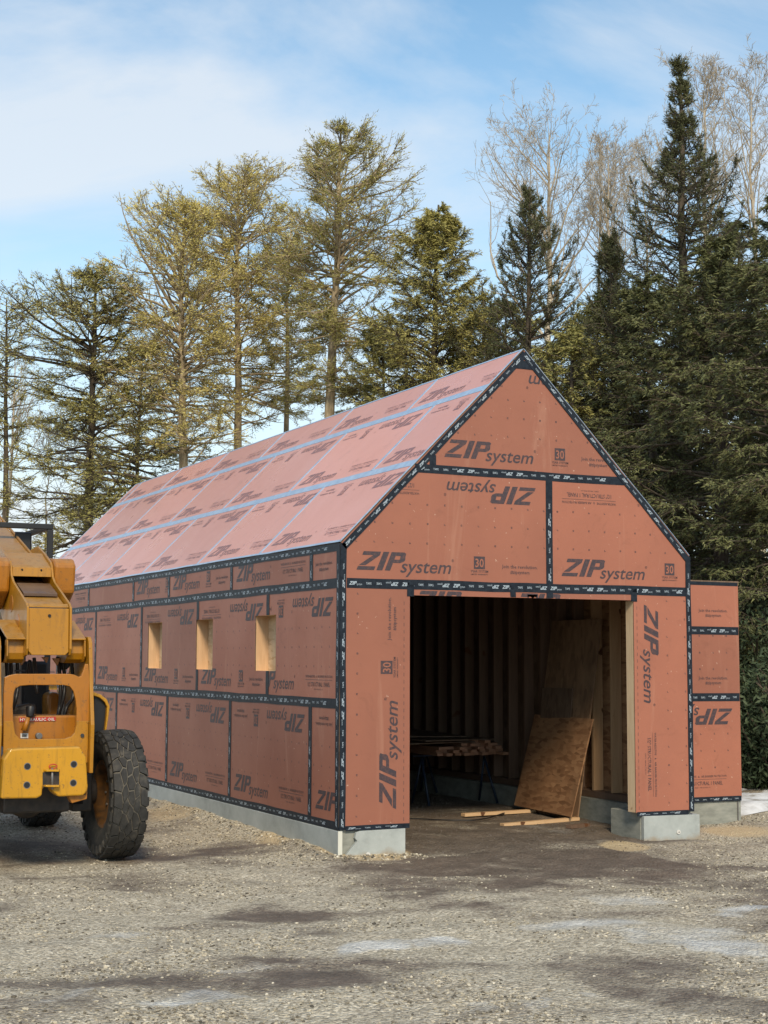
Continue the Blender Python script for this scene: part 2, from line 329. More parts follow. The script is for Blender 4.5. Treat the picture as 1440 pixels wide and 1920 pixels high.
def panel(pl, shape, parent, prints=(), holes=(), mats=('sheath', 'ink', 'osbdark'), name='sheathing_panel', dots=None, edge=None):
    g = MB(); pieces = [shape]
    for h in holes: pieces = [q for p in pieces for q in subtract(p, h)]
    for P_ in pieces:
        n = len(P_); g.add([pl.p(u, v, TH) for u, v in P_], [tuple(range(n))], 0)
        g.add([pl.p(u, v, 0) for u, v in P_], [tuple(range(n))[::-1]], 2)
        g.add([pl.p(u, v, TH) for u, v in P_]+[pl.p(u, v, 0) for u, v in P_], [((i+1) % n, i, i+n, (i+1) % n+n) for i in range(n)], 2)
    tris = [(T, 1, .006) if not isinstance(T, tuple) else (T[0], 1, .006) for T in prints]+[(T[1], 0, .012) for T in prints if isinstance(T, tuple) and len(T) > 1]
    if dots is not None: tris.append((dots, 1, .006))
    for T, mi, hh in tris:
        for tr in T:
            p = [tuple(q) for q in tr]
            if (p[1][0]-p[0][0])*(p[2][1]-p[0][1])-(p[1][1]-p[0][1])*(p[2][0]-p[0][0]) < 0: p = p[::-1]
            p = clip_in(p, shape)
            if p is None: continue
            ps = [p]
            for h in holes: ps = [q for z in ps for q in subtract(z, h)]
            for q in ps: g.add([pl.p(u, v, TH+hh) for u, v in q], [tuple(range(len(q)))], mi)
    return g.build(name, mats, parent, recalc=False)
def dots(u0, u1, v0, v1, du=.667, dv=.667, s=.030):
    T = []; rg = random.Random(int(u0*31+v0*17))
    for u in np.arange(u0+.35, u1-.1, du):
        for v in np.arange(v0+.12, v1-.05, dv):
            a, b = u+rg.uniform(-.01, .01), v+rg.uniform(-.01, .01)
            T += tri(rect(a-s, a+s, b-s, b-s*.4))+tri(rect(a-s, a-s*.4, b-s*.4, b+s))
            if rg.random() < .6: T += tri(rect(a-s*.4, a+s, b+s*.4, b+s))
            if rg.random() < .3: T += tri(rect(a+s*.4, a+s, b-s*.4, b+s*.4))
    return np.array(T)
def strip(which, u0, v0, flip=False, rot=0):
    out = []
    for T in [STRIPS[which]]+([NEG] if which == 'A' else []):
        T = rot180(T) if flip else T.copy()
        T[..., 0] += u0; T[..., 1] += v0; out.append(T)
    return tuple(out)
def turned(which, cx, cy, ang, dx=0):
    c_, s_ = math.cos(ang), math.sin(ang); out = []
    for T in [STRIPS[which]]+([NEG] if which == 'A' else []):
        R_ = T.copy(); R_[..., 0] = cx+T[..., 0]*c_-T[..., 1]*s_; R_[..., 1] = cy+T[..., 0]*s_+T[..., 1]*c_; out.append(R_)
    return tuple(out)
def tape(pl, a, b, w_, parent, n=TH, pm='tapeprint', m_='tape', printed=True, name='seam_tape', up=.012, shift=0.):
    g = MB(); a = np.array(a, float); b = np.array(b, float); Ln = np.linalg.norm(b-a); d = (b-a)/Ln; s_ = np.array([-d[1], d[0]])
    q = [a-s_*w_/2, b-s_*w_/2, b+s_*w_/2, a+s_*w_/2]; k = max(2, int(Ln/1.3)); rg = random.Random(int(Ln*97+a[0]*7))
    lo = []; hi = []
    for i in range(k+1):
        c_ = a+d*Ln*i/k; e = rg.uniform(-.02, .02)*(0 < i < k); lo.append(c_-s_*(w_/2+e)); hi.append(c_+s_*(w_/2-e))
    vs = [pl.p(x[0], x[1], n+up) for x in lo]+[pl.p(x[0], x[1], n+up) for x in hi]
    g.add(vs, [(i, i+1, i+2+k, i+1+k) for i in range(k)], 0)
    vs2 = [pl.p(x[0], x[1], n) for x in lo]+[pl.p(x[0], x[1], n+up) for x in lo]; g.add(vs2, [(i, i+1, i+2+k, i+1+k) for i in range(k)], 0)
    vs2 = [pl.p(x[0], x[1], n+up) for x in hi]+[pl.p(x[0], x[1], n) for x in hi]; g.add(vs2, [(i, i+1, i+2+k, i+1+k) for i in range(k)], 0)
    g.add([pl.p(*lo[0], n), pl.p(*lo[0], n+up), pl.p(*hi[0], n+up), pl.p(*hi[0], n)], [(0, 1, 2, 3)], 0)
    g.add([pl.p(*lo[-1], n), pl.p(*hi[-1], n), pl.p(*hi[-1], n+up), pl.p(*lo[-1], n+up)], [(0, 1, 2, 3)], 0)
    if printed:
        x = .08+shift; i = 0
        while x+.85 < Ln:
            T = TP.copy(); T[..., 1] -= .075
            if i % 2: T[..., 0] = .85-T[..., 0]; T[..., 1] *= -1
            sc = w_/.30
            for tr in T:
                g.add([pl.p(*(a+d*(x+u)+s_*v*sc), n+up+.006) for u, v in tr], [(0, 1, 2)], 1)
            x += .98; i += 1
    return g.build(name, [m_, pm], parent, recalc=False)
# ------------------------------------------------------------------ the building
W_, HE, HR, LN = 14.2, 9.34, 16.5, 48.0
gar = empty('timber_garage', (0, 0, 0), 'unfinished gabled garage clad in reddish printed sheathing panels with taped seams and open doorway', 'garage')
sr = math.hypot(W_/2, HR-HE); ca, sa = W_/2/sr, (HR-HE)/sr
GAB = Plane((0, 0, 0), (1, 0, 0), (0, 0, 1)); LEFT = Plane((0, LN, 0), (0, -1, 0), (0, 0, 1))
RIGHT = Plane((W_, 0, 0), (0, 1, 0), (0, 0, 1)); BACK = Plane((W_, LN, 0), (-1, 0, 0), (0, 0, 1))
RL = Plane((0, LN, HE), (0, -1, 0), (ca, 0, sa)); RR = Plane((W_, 0, HE), (0, 1, 0), (-ca, 0, sa))
def yu(y): return LN-y
# left wall, three courses
nr = []
wins = [(5.68, 7.78), (12.58, 14.67), (19.35, 21.45)]
wh = [rect(yu(b), yu(a), 5.03, 7.08) for a, b in wins]
wh = [h for h in wh]
def lpan(y0, y1, v0, v1, prints, full_y=None, **k):
    fy = y1 if full_y is None else full_y; u0 = yu(fy); sh = rect(yu(y1), yu(y0), v0, v1)
    pr = []
    for wch, flip in prints: pr.append(strip(wch, u0, v0 if not flip else v0, flip))
    d = dots(yu(y1), yu(y0), v0+1.1, min(v1-1.0, v0+2.9)) if v1-v0 > 3 else None
    hs = [h for h in wh if h[0][0] < yu(y0) and h[1][0] > yu(y1) and v0 < 5 and v1 > 7]
    return panel(LEFT, sh, gar, pr, hs, dots=d)
lpan(0, 2.4, 0, 4, [('B', 0), ('A', 1)], full_y=2.4)
for k in range(6): lpan(2.4+8*k, min(LN, 10.4+8*k), 0, 4, [('B', 0), ('A', 1)], full_y=10.4+8*k)
lpan(0, 6.47, 4, 8, [('B', 0), ('A', 1)], full_y=8.0)
for k in range(6): lpan(6.47+8*k, min(LN, 14.47+8*k), 4, 8, [('A', 0), ('B', 1)], full_y=14.47+8*k)
for y0, y1, wch, fy in ((0, 2.4, 'A', 8.15), (2.4, 10.45, 'B', 10.4), (10.45, 18.45, 'A', 18.4), (18.45, 23.9, 'A', 23.9), (23.9, 32, None, 0), (32, 40, 'B', 40), (40, 48, 'A', 48)):
    sh = rect(yu(y1), yu(y0), 8, HE-.02); panel(LEFT, sh, gar, [strip(wch, yu(fy), 8)] if wch else [])
# right and back walls
for a in range(6):
    for z0, z1 in ((0, 4), (4, HE-.02)): panel(RIGHT, rect(8*a, 8*a+8, z0, z1), gar, mats=('sheath', 'ink', 'osb' if a == 0 else 'osbdark'))  # doorway bay keeps the lighter board, the rest the shade-darkened one
panel(BACK, rect(0, 7.1, 0, HE), gar); panel(BACK, rect(7.1, 14.2, 0, HE), gar); panel(BACK, [(0, HE), (W_, HE), (W_/2, HR-.05)], gar)
# gable end
def rakex(z): return (z-HE)/(HR-HE)*W_/2
OX0, OX1, OZ = 2.55, 11.68, 7.64
def edgeprint(x, z0, z1, ph=.3):
    T = []; z = z0; rg = random.Random(int(x*10))
    while z < z1:
        T += tri(rect(x-.008, x+.008, z, z+.12)); z += .24
    return np.array(T)
legL = [turned('A', 2.5, .0, math.pi/2), edgeprint(2.33, .1, 7.5)]
panel(GAB, rect(0, OX0, 0, 8), gar, legL, dots=dots(.25, 1.6, .2, 7.8, 1.0))
legR = [turned('B', 11.68, 8.0, -math.pi/2), edgeprint(11.82, .1, 7.5)]
panel(GAB, rect(OX1, W_, 0, 8), gar, legR, dots=dots(13.0-.2, 14.3, .2, 7.8, .8))
hd = strip('A', 2.2, 6.72); panel(GAB, rect(OX0, OX1, OZ, 8), gar, [hd, strip('B', 6.2, 6.72)])
panel(GAB, [(0, 8), (8.1, 8), (8.1, 12), (rakex(12), 12), (0, HE)], gar, [strip('A', .05, 8), strip('B', .05, 8, 1)], dots=dots(.2, 8.1, 9.3, 11.0))
panel(GAB, [(8.1, 8), (W_, 8), (W_, HE), (W_-rakex(12), 12), (8.1, 12)], gar, [strip('A', 8.1, 8), strip('B', 8.1, 8, 1)], dots=dots(8.1, 14, 9.3, 11.0))
jx = 3.42
panel(GAB, [(rakex(12), 12), (jx, 12), (jx, HE+jx*(HR-HE)/(W_/2))], gar)
zt = 15.95
panel(GAB, [(jx, 12), (W_-rakex(12), 12), (W_-rakex(zt), zt), (rakex(zt), zt), (jx, HE+jx*(HR-HE)/(W_/2))], gar, [strip('A', jx-.05, 12), strip('B', jx-.05, 12, 1)], dots=dots(3.4, 11, 13.2, 15.0))
panel(GAB, [(rakex(zt), zt), (W_-rakex(zt), zt), (W_/2, HR-.03)], gar)
# roof
def roofrow(pl, v0, v1, joints, prints):
    e = [0]+joints+[LN]
    for i in range(len(e)-1):
        y0, y1 = e[i], e[i+1]; fy = y0+8 if i == 0 and False else y1
        if i == 0: fy = y1
        if pl is RL:
            sh = rect(yu(y1), yu(y0), v0, v1); uu = yu(y1)
        else: sh = rect(y0, y1, v0, v1); uu = y0
        panel(pl, sh, gar, [strip(w__, uu, v0, fl) for w__, fl in prints], name='roof_panel', mats=('roofsheath', 'roofink', 'osbdark'))
J0 = [7.4+i*8-.0 for i in range(6) if 7.4+i*8 < 47]; J1 = [3.8+8*i for i in range(6) if 3.8+8*i < 47]; J2 = [6.5+8*i for i in range(6) if 6.5+8*i < 47]
J0 = [7.6, 14.9, 22.8, 30.8, 38.8, 46.6]
for pl in (RL, RR):
    roofrow(pl, 0, 4, J0, [('B', 0), ('A', 1)]); roofrow(pl, 4, 8, J1, [('B', 0), ('A', 1)]); roofrow(pl, 8, sr, J2, [('B', 0)])
    f_ = (lambda y: yu(y)) if pl is RL else (lambda y: y)
    for v in (4, 8): tape(pl, (0, v), (LN, v), .35, gar, m_='rooftape', printed=False, name='roof_tape')
    for v0, v1, J in ((0, 3.84, J0), (4.16, 7.84, J1), (8.16, sr-.05, J2)):
        for y in J: tape(pl, (f_(y), v0), (f_(y), v1), .20, gar, m_='rooftape', printed=False, name='roof_tape')
    for y in (0.04, LN-.04): tape(pl, (f_(y), 0), (f_(y), sr), .10, gar, m_='rooftape', printed=False, name='rake_tape', up=.016)
    tape(pl, (0, .04), (LN, .04), .10, gar, m_='rooftape', printed=False, name='eave_tape', up=.016)
    tape(pl, (0, sr-.03), (LN, sr-.03), .09, gar, m_='rooftape', printed=False, name='ridge_tape', up=.014)
# seam tapes on the walls
for v in (4, 8): tape(LEFT, (0, v), (LN-.1, v), .33, gar)
tape(LEFT, (0, HE-.14), (LN-.1, HE-.14), .26, gar); tape(LEFT, (0, .02), (LN-.1, .02), .26, gar)
for y in [2.4+8*k for k in range(6)]: tape(LEFT, (yu(y), .16), (yu(y), 3.84), .27, gar, up=.018)
for y in [6.47+8*k for k in range(6)]:
    hit = [a for a in wins if a[0] < y < a[1]]
    if hit: tape(LEFT, (yu(y), 4.16), (yu(y), 5.03), .27, gar, printed=False, up=.018); tape(LEFT, (yu(y), 7.08), (yu(y), 7.84), .27, gar, printed=False, up=.018)
    else: tape(LEFT, (yu(y), 4.16), (yu(y), 7.84), .27, gar, up=.018)
for y in (2.4, 10.45, 18.45, 23.9, 32, 40): tape(LEFT, (yu(y), 8.16), (yu(y), HE-.2), .27, gar, up=.018)
tape(LEFT, (LN-.10, -.1), (LN-.10, HE-.02), .25, gar, name='corner_tape', up=.024); tape(GAB, (.075, -.1), (.075, HE-.02), .22, gar, name='corner_tape', up=.024)
tape(GAB, (.2, 8), (W_-.1, 8), .33, gar); tape(GAB, (W_-.07, -.05), (W_-.07, HE-.02), .22, gar, name='corner_tape', up=.024)
tape(GAB, (rakex(12)+.1, 12.0), (W_-rakex(12)-.1, 12.0), .30, gar); tape(GAB, (8.1, 8.16), (8.1, 11.85), .27, gar, up=.018); tape(GAB, (8.1, 7.66), (8.1, 7.84), .27, gar, up=.018, printed=False)
tape(GAB, (OX0+.02, 7.60), (OX0+.02, 8.16), .26, gar, up=.018, printed=False); tape(GAB, (6.6, 7.66), (6.6, 8.16), .22, gar, up=.018, printed=False); tape(GAB, (OX1+.02, 7.60), (OX1+.02, 8.16), .26, gar, up=.018, printed=False)
tape(GAB, (jx, 12.15), (jx, HE+jx*1.008-.3), .25, gar, up=.018); tape(GAB, (rakex(zt)+.1, zt), (W_-rakex(zt)-.1, zt), .30, gar, up=.018)
n_ = np.array([-(HR-HE), W_/2]); n_ /= np.linalg.norm(n_); o_ = -n_*.11
tape(GAB, (0+o_[0]+.0, HE+o_[1]-.06), (W_/2+.04, HR+o_[1]-.02-.04), .24, gar, name='rake_tape', up=.024); tape(GAB, (W_/2-.04, HR+o_[1]-.06), (W_-o_[0], HE+o_[1]-.06), .24, gar, name='rake_tape', up=.03)
tape(GAB, (.2, -.06), (OX0, -.06), .16, gar); tape(GAB, (OX1+.05, -.06), (W_-.2, -.06), .16, gar)
# window recesses in the left wall
def fb(g, x0, x1, y0, y1, z0, z1, mi=0): g.box(x0*FT, x1*FT, y0*FT, y1*FT, (z0+1)*FT, (z1+1)*FT, mi)
for a, b in wins:
    g = MB(); fb(g, 0, .5, b, b+.125, 5.03-.12, 7.08+.12); g.build('window_jamb', 'jamb', gar); g = MB(); fb(g, 0, .5, a-.125, a, 5.03-.12, 7.08+.12); g.build('window_jamb', 'jamb', gar)
    g = MB(); fb(g, 0, .5, a, b, 7.08, 7.2); g.build('window_header', 'fresh', gar)
    g = MB(); fb(g, -.012, .5, a, b, 4.91, 5.03); g.build('window_sill', 'fresh', gar)
    g = MB(); fb(g, .5, .54, a-.2, b+.2, 4.8, 7.3); g.build('window_backing', 'osblight', gar)
# framing inside
for k in range(36):
    y = .4+k*1.3333
    if y > 47.5: break
    g = MB(); fb(g, W_-.50, W_-.04, y, y+.125, .28, 8.6); g.build('stud', 'stud' if k < 5 else 'studdark', gar)  # same lumber: lit tone near the doorway, shade painted into the others
for z0, z1 in ((0, .14), (.14, .26), (8.6, 8.72), (8.72, 8.84)):
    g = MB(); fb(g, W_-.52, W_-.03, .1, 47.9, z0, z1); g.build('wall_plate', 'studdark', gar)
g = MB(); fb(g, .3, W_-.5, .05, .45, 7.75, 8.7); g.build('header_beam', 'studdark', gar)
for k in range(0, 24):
    g = MB(); fb(g, .1, W_-.1, .7+2*k, .82+2*k, 8.86, 9.3); g.build('added_shade_joist', 'studdark', gar)  # joists added together with the deck to keep the inside dark
g = MB(); fb(g, .1, W_-.1, .1, 47.9, 9.31, 9.33); g.build('added_shade_deck', 'osbdark', gar)  # unseen deck, added to keep daylight off the room below
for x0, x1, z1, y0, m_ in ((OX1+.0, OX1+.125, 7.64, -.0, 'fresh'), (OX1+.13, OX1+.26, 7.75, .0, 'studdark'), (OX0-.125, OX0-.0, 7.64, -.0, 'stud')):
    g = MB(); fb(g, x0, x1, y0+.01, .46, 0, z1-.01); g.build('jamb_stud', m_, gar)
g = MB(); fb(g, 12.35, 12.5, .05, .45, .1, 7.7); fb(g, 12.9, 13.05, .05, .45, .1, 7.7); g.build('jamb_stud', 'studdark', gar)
g = MB(); fb(g, W_-.46, W_-.34, 2.2, 3.3, 5.0, 5.5); fb(g, W_-.46, W_-.34, 2.2, 3.3, 2.4, 2.9); g.build('blocking', 'stud', gar)
# footing walls
g = MB(); fb(g, .06, .8, .1, 47.9, -1.8, -.01); g.build('footing_wall', 'concrete', gar)
g = MB(); fb(g, .06, 2.3, .06, .85, -1.8, -.012); g.build('footing_wall', 'concrete', gar, bevel=.004)
g = MB(); fb(g, 13.4, W_-.03, .1, 47.9, -1.8, -.01); g.build('footing_wall', 'concrete', gar)
g = MB(); fb(g, 11.93, W_-.04, .05, 1.95, -1.8, -.013); g.build('footing_block', 'concrete', gar, bevel=.006)
g = MB(); fb(g, .1, W_, 47.2, 47.95, -1.8, -.02); g.build('footing_wall', 'concrete', gar)
g = MB(); fb(g, -.10, .05, -.12, 48, -1.8, -.13); g.build('foam_board', ['foam'], gar, bevel=.003)
g = MB(); fb(g, -.101, .051, -.135, -.121, -1.8, -.13); g.build('foam_edge', ['foamedge'], gar)
def zz(z): return (z+1)*FT
g = MB(); lp = [(.16, -1.8), (2.36, -1.8), (2.36, -.14), (.72, -.155), (.56, -.2), (.52, -.38), (.60, -.48), (.16, -.95)]
g.prism([(x*FT, -.12*FT, zz(z)) for x, z in lp], (0, .15*FT, 0)); g.build('foam_board', 'foam', gar, bevel=.003)
g = MB(); lp = [(11.95, -1.8), (14.42, -1.8), (14.42, -.16), (11.95, -.13)]
g.prism([(x*FT, -.14*FT, zz(z)) for x, z in lp], (0, .17*FT, 0)); fb(g, W_+.02, W_+.22, .031, 48, -1.8, -.15); g.build('foam_board', 'foam', gar, bevel=.003)
for x, z in ((.98, -.93), (13.45, -.75)):
    g = MB(); g.tube([(x*FT, -.121*FT-(.006 if x > 5 else 0), zz(z)), (x*FT, -.16*FT-(.006 if x > 5 else 0), zz(z))], .024, 16); g.tube([(x*FT, -.165*FT-(.006 if x > 5 else 0), zz(z)), (x*FT, -.185*FT-(.006 if x > 5 else 0), zz(z))], .005, 8, 1); g.build('foam_fastener', ['white', 'black'], gar)
# annex at the right
anx = empty('side_annex', (W_*FT, 3.5*FT, 0), 'low flat-topped side annex with three stacked red panels against the right wall of the garage', 'annex')
AX0, AX1, AY, AZ = W_+.06, 19.25, 3.5, 8.6
AF = Plane((0, AY, 0), (1, 0, 0), (0, 0, 1)); AS = Plane((AX1, AY, 0), (0, 1, 0), (0, 0, 1))
panel(AF, rect(AX0, AX1, 0, 4), anx, [strip('B', AX1-8.2, 0), strip('B', AX1-7.9, 0, 1)], dots=dots(AX0, AX1, 1.1, 3))
panel(AF, rect(AX0, AX1, 4, 6.66), anx, [strip('A', AX1-8.15, 4.05)], dots=dots(AX0, AX1, 5.0, 6.6))
panel(AF, rect(AX0, AX1, 6.66, AZ), anx, [strip('A', AX1-8.1, 6.75)])
for a, b in ((0, 4), (4, 6.66), (6.66, AZ)): panel(AS, rect(.05, 14, a, b), anx, mats=('sheath', 'ink', 'osb'))
for v in (4, 6.66): tape(AF, (AX0, v), (AX1-.02, v), .32, anx)
tape(AF, (AX0, AZ-.05), (AX1-.02, AZ-.05), .14, anx, printed=False); tape(AF, (AX0, -.03), (AX1-.02, -.03), .2, anx)
g = MB(); fb(g, AX0, AX1+.03, AY-.05, AY+14, AZ, AZ+.08); g.build('flat_roof', 'osbdark', anx)
g = MB(); fb(g, AX0, AX1, AY+.02, AY+.8, -1.8, -.1); fb(g, AX1-.7, AX1-.01, AY+.8, AY+14, -1.8, -.1); g.build('footing_wall', 'concrete', anx, bevel=.006)
g = MB(); g.box(AX1*FT-.06, AX1*FT-.045, AY*FT-.006, AY*FT+.004, .0, .28); g.build('form_joint', 'steel', anx)
# ------------------------------------------------------------------ things inside the garage
fl = .07                                                          # the floor inside stands a little higher
def sheet(name, a, b, c_, th, m_, label, cat, bev=.001, group=None):   # a board from three corners: a-b bottom edge, c_ above b
    a, b, c_ = [np.array(q, float) for q in (a, b, c_)]; d = a+(c_-b); n = np.cross(b-a, c_-b); n /= np.linalg.norm(n)
    g = MB(); g.prism([a, b, c_, d], n*th); return tag(g.build(name, m_, origin=tuple(a), bevel=bev), label, cat, group)
sheet('chip_board_sheet', (3.80, 3.0, fl+.045), (3.68, 1.47, fl+.045), (3.93, 1.36, 1.27), .015, 'osb', 'short wide chipboard sheet leaning in front of the taller boards inside the doorway', 'board')
sheet('chip_board_sheet', (3.90, 2.80, fl), (3.84, 1.58, fl), (4.13, 1.45, 2.47), .015, 'osbmid', 'tall dark chipboard sheet leaning on the wall studs behind the shorter board', 'board')
sheet('plywood_offcut', (3.86, 2.62, fl), (3.80, 1.82, fl), (4.02, 1.95, 1.62), .012, 'osbdark', 'narrow dark offcut sandwiched between the short board and the tall board', 'board')
def lumber(p, q, wd, h, label, m_='plank', bev=.002):
    p = np.array(p, float); q = np.array(q, float); d = (q-p); Ln = np.linalg.norm(d); an = math.atan2(d[1], d[0])
    g = MB(); g.box(0, Ln, -wd/2, wd/2, 0, h); o = g.build('lumber_board', m_, bevel=bev); o.location = p; o.rotation_euler = (0, -math.asin(d[2]/Ln), an)
    return tag(o, label, 'lumber', 'loose boards on the garage floor')
lumber((2.77, 2.50, fl-.005), (3.95, 2.62, fl-.005), .088, .038, 'light pine board lying flat on the garage floor, the farther one of the pair')
lumber((2.74, 1.50, fl-.03), (3.84, 1.60, fl-.01), .088, .038, 'reddish pine board lying on the garage floor nearest the doorway')
M['redlumber'] = wood('reddish_lumber', (.26, .13, .08), (.36, .19, .11), (9, 1, 9))
# saw horses with a stack on them
for i, y in enumerate((4.15, 5.9)):
    s_ = empty('saw_horse', (3.6, y, fl), ('blue steel sawhorse with spread legs carrying the near end of the lumber stack', 'dark steel sawhorse carrying the far end of the lumber stack')[i], 'sawhorse', 'sawhorses under the lumber')
    g = MB(); g.box(2.9, 4.15, y-.03, y+.03, .62+fl, .70); g.build('beam', 'blue', s_)
    for x in (3.05, 4.0):
        for sy in (-1, 1):
            g = MB(); g.tube([(x, y, .66), (x+(.06 if x > 3.5 else -.02), y+sy*.25, fl-.01)], .016, 8); g.build('leg', 'blue', s_)
k = 0
for lv in range(5):
    for x in np.arange(3.16, 4.12, .093):
        if lv >= 3 and (x > 4.0-.1*(lv-3) or x < 3.5+.2*(lv-3)): continue
        y0 = 3.92+.07*((k*7) % 5)/4-.12*(k % 3 == 1); k += 1
        g = MB(); g.box(x, x+.088, y0, y0+2.4, .703+lv*.040, .703+lv*.040+.038)
        tag(g.build('stacked_board', 'redlumber', bevel=.002), 'reddish framing board in the stack on the sawhorses', 'lumber', 'boards stacked on the sawhorses')
for i, (x0, x1, y0, y1, z, rz, lb) in enumerate([(2.6, 3.75, 3.95, 6.3, .872, .0, 'dark sheet offcut lying lowest of the thin sheets on the stack'), (2.75, 3.9, 3.85, 6.2, .91, .14, 'dark sheet offcut lying crooked across the middle of the thin sheets'), (2.5, 3.85, 4.2, 6.4, .945, -.08, 'topmost dark sheet lying on the stack by the back studs')]):
    g = MB(); g.box(-(x1-x0)/2, (x1-x0)/2, -(y1-y0)/2, (y1-y0)/2, 0, .014); o = g.build('thin_sheet', 'osbdark'); o.location = ((x0+x1)/2, (y0+y1)/2, z); o.rotation_euler = (.006, .012*(i-1), rz)
    tag(o, lb, 'board')
sheet('long_offcut', (3.72, .35, .30), (3.78, .35, .30), (3.80, .42, .62), .03, 'studdark', 'small dark lumber offcut standing on the concrete block beside the door jamb', 'lumber')
# offcuts and a cord on the floor
lumber((3.30, .95, fl-.02), (3.62, 1.05, fl-.02), .088, .038, 'short pine offcut lying flat near the concrete block inside the doorway', 'studdark')
lumber((1.55, 2.9, fl-.01), (2.15, 3.1, fl-.01), .14, .02, 'dark thin offcut lying on the floor at the left of the doorway', 'osbdark')
g = MB(); rg = random.Random(4); p0 = [(1.2+.28*i, 2.2+.35*math.sin(i*.9)+.15*rg.random(), fl+.012) for i in range(9)]; Q = []
for i in range(8):
    for q in np.linspace(0, 1, 5, endpoint=False): Q.append(np.array(p0[i])*(1-q)+np.array(p0[i+1])*q)
Q = [Q[0]]+[(Q[i-1]+Q[i]*2+Q[i+1])/4 for i in range(1, len(Q)-1)]+[Q[-1]]; g.tube(Q, .008, 6); tag(g.build('power_cord', 'black'), 'black cord snaking over the dark dirt floor of the garage', 'cord')
# ------------------------------------------------------------------ telehandler
TE = empty('telehandler', (-2.93, .95, 0), 'yellow telehandler seen from behind with raised boom and big black tyres beside the garage', 'telehandler')
def tr(px, Y): return [at(x, y, 1, Y) for x, y in px]
def plate(name, px, Y, d, m_='yellow', bev=.008, mats=None, seg=2):
    g = MB(); g.prism(tr(px, Y), (0, d, 0)); return g.build(name, mats or m_, TE, bevel=bev, seg=seg)
def holed(name, outer, inners, Y, d, m_, bev=.006, parent=None):
    bm = bmesh.new(); es = []
    for lp in [outer]+inners:
        vs = [bm.verts.new(at(x, y, 1, Y)) for x, y in lp]
        es += [bm.edges.new((vs[i], vs[(i+1) % len(vs)])) for i in range(len(vs))]
    bmesh.ops.triangle_fill(bm, use_beauty=True, use_dissolve=False, edges=es)
    r = bmesh.ops.extrude_face_region(bm, geom=list(bm.faces)); vs = [e for e in r['geom'] if isinstance(e, bmesh.types.BMVert)]
    bmesh.ops.translate(bm, vec=(0, d, 0), verts=vs); bmesh.ops.recalc_face_normals(bm, faces=bm.faces)
    me = bpy.data.meshes.new(name); bm.to_mesh(me); bm.free(); me.materials.append(M[m_])
    o = bpy.data.objects.new(name, me); C.objects.link(o); p_ = parent or TE; o.parent = p_; o.matrix_parent_inverse = p_.matrix_basis.inverted() if p_ is TE else Matrix()
    if bev: b = o.modifiers.new('bevel', 'BEVEL'); b.width = bev; b.segments = 2; b.limit_method = 'ANGLE'; b.angle_limit = math.radians(50)
    return o
def circ(x, y, r, n=16): return [(x+r*math.cos(a), y+r*math.sin(a)) for a in np.linspace(0, 2*math.pi, n, endpoint=False)]
M['hatch'] = paint('rusty_hatch', (.10, .055, .03), (.16, .10, .06), .6)
# boom: side plates and boxes from a profile in the y-z plane, running back and up at 20 degrees
def yz(name, prof, x0, x1, m_='yellow', bev=.008):
    g = MB(); g.prism([(x0, y, z) for y, z in prof], (x1-x0, 0, 0)); return g.build(name, m_, TE, bevel=bev)
bs = yz('boom', [(.262, 2.000), (.30, 2.00), (1.2, 2.33), (5.2, 3.70), (5.2, 4.10), (1.62, 2.96), (1.55, 2.80), (.93, 2.665), (.285, 2.440)], -3.082, -2.718)
g = MB(); g.prism([(-3.066, .245, z) for z in (0,)]*0+[(-3.09, .250, 2.44), (-3.09, .228, 2.035), (-3.06, .225, 2.0), (-2.745, .225, 2.0), (-2.712, .228, 2.03), (-2.712, .250, 2.44)], (0, .035, 0)); cov = g.build('boom_end_cover', 'yellow', TE, bevel=.006)
g = MB(); g.tube([(-2.90, .232, 2.37), (-2.90, .262, 2.372)], .014, 14); g.build('hole', 'black', TE)
g = MB(); g.prism([(-3.088, .262, 2.448), (-2.714, .262, 2.448), (-2.714, .30, 2.475), (-3.088, .30, 2.475)], (0, 0, .012)); g.build('cover_lip', 'yellow', TE, bevel=.003)
sidep = [(.215, 2.06), (.25, 2.0), (.33, 1.985), (.70, 2.12), (1.3, 2.34), (1.62, 2.55), (2.1, 3.10), (1.66, 3.125), (1.36, 3.035), (1.08, 2.93), (1.02, 2.87), (.985, 2.78), (.90, 2.72), (.29, 2.49), (.24, 2.45)]
for x in (-3.115, -2.708): yz('boom_side_plate', sidep, x, x+.022, bev=.004)
for yy, zz_, rr in ((.62, 2.32, .075), (.93, 2.50, .085)):
    for x in (-3.1165, -2.685):
        g = MB(); a = np.linspace(0, 2*math.pi, 20, endpoint=False); g.tube([(x-.003, yy, zz_), (x+.004, yy, zz_)], rr, 24); g.build('cover_disc', 'orange', TE, bevel=.002)
yz('collar', [(1.03, 2.80), (1.06, 2.885), (1.42, 3.035), (1.60, 3.05), (1.62, 2.95), (1.3, 2.80)], -3.092, -2.708, bev=.005)
yz('wear_pad_cover', [(1.0, 2.775), (1.015, 2.865), (1.06, 2.89), (1.08, 2.80)], -3.09, -2.71, bev=.004)
for x in (-3.0, -2.81):
    g = MB(); g.tube([(x, 1.0, 2.84), (x, 1.03, 2.85)], .009, 12); g.build('bolt_hole', 'black', TE)
yz('hose_hatch', [(.60, 2.565), (.60, 2.595), (.93, 2.708), (.93, 2.68)], -3.07, -2.74, 'hatch', .004)
yz('boom_flange', [(1.62, 2.955), (1.62, 2.985), (5.2, 4.13), (5.2, 4.10)], -3.112, -3.09); yz('boom_flange', [(1.62, 2.955), (1.62, 2.985), (5.2, 4.13), (5.2, 4.10)], -2.722, -2.70)
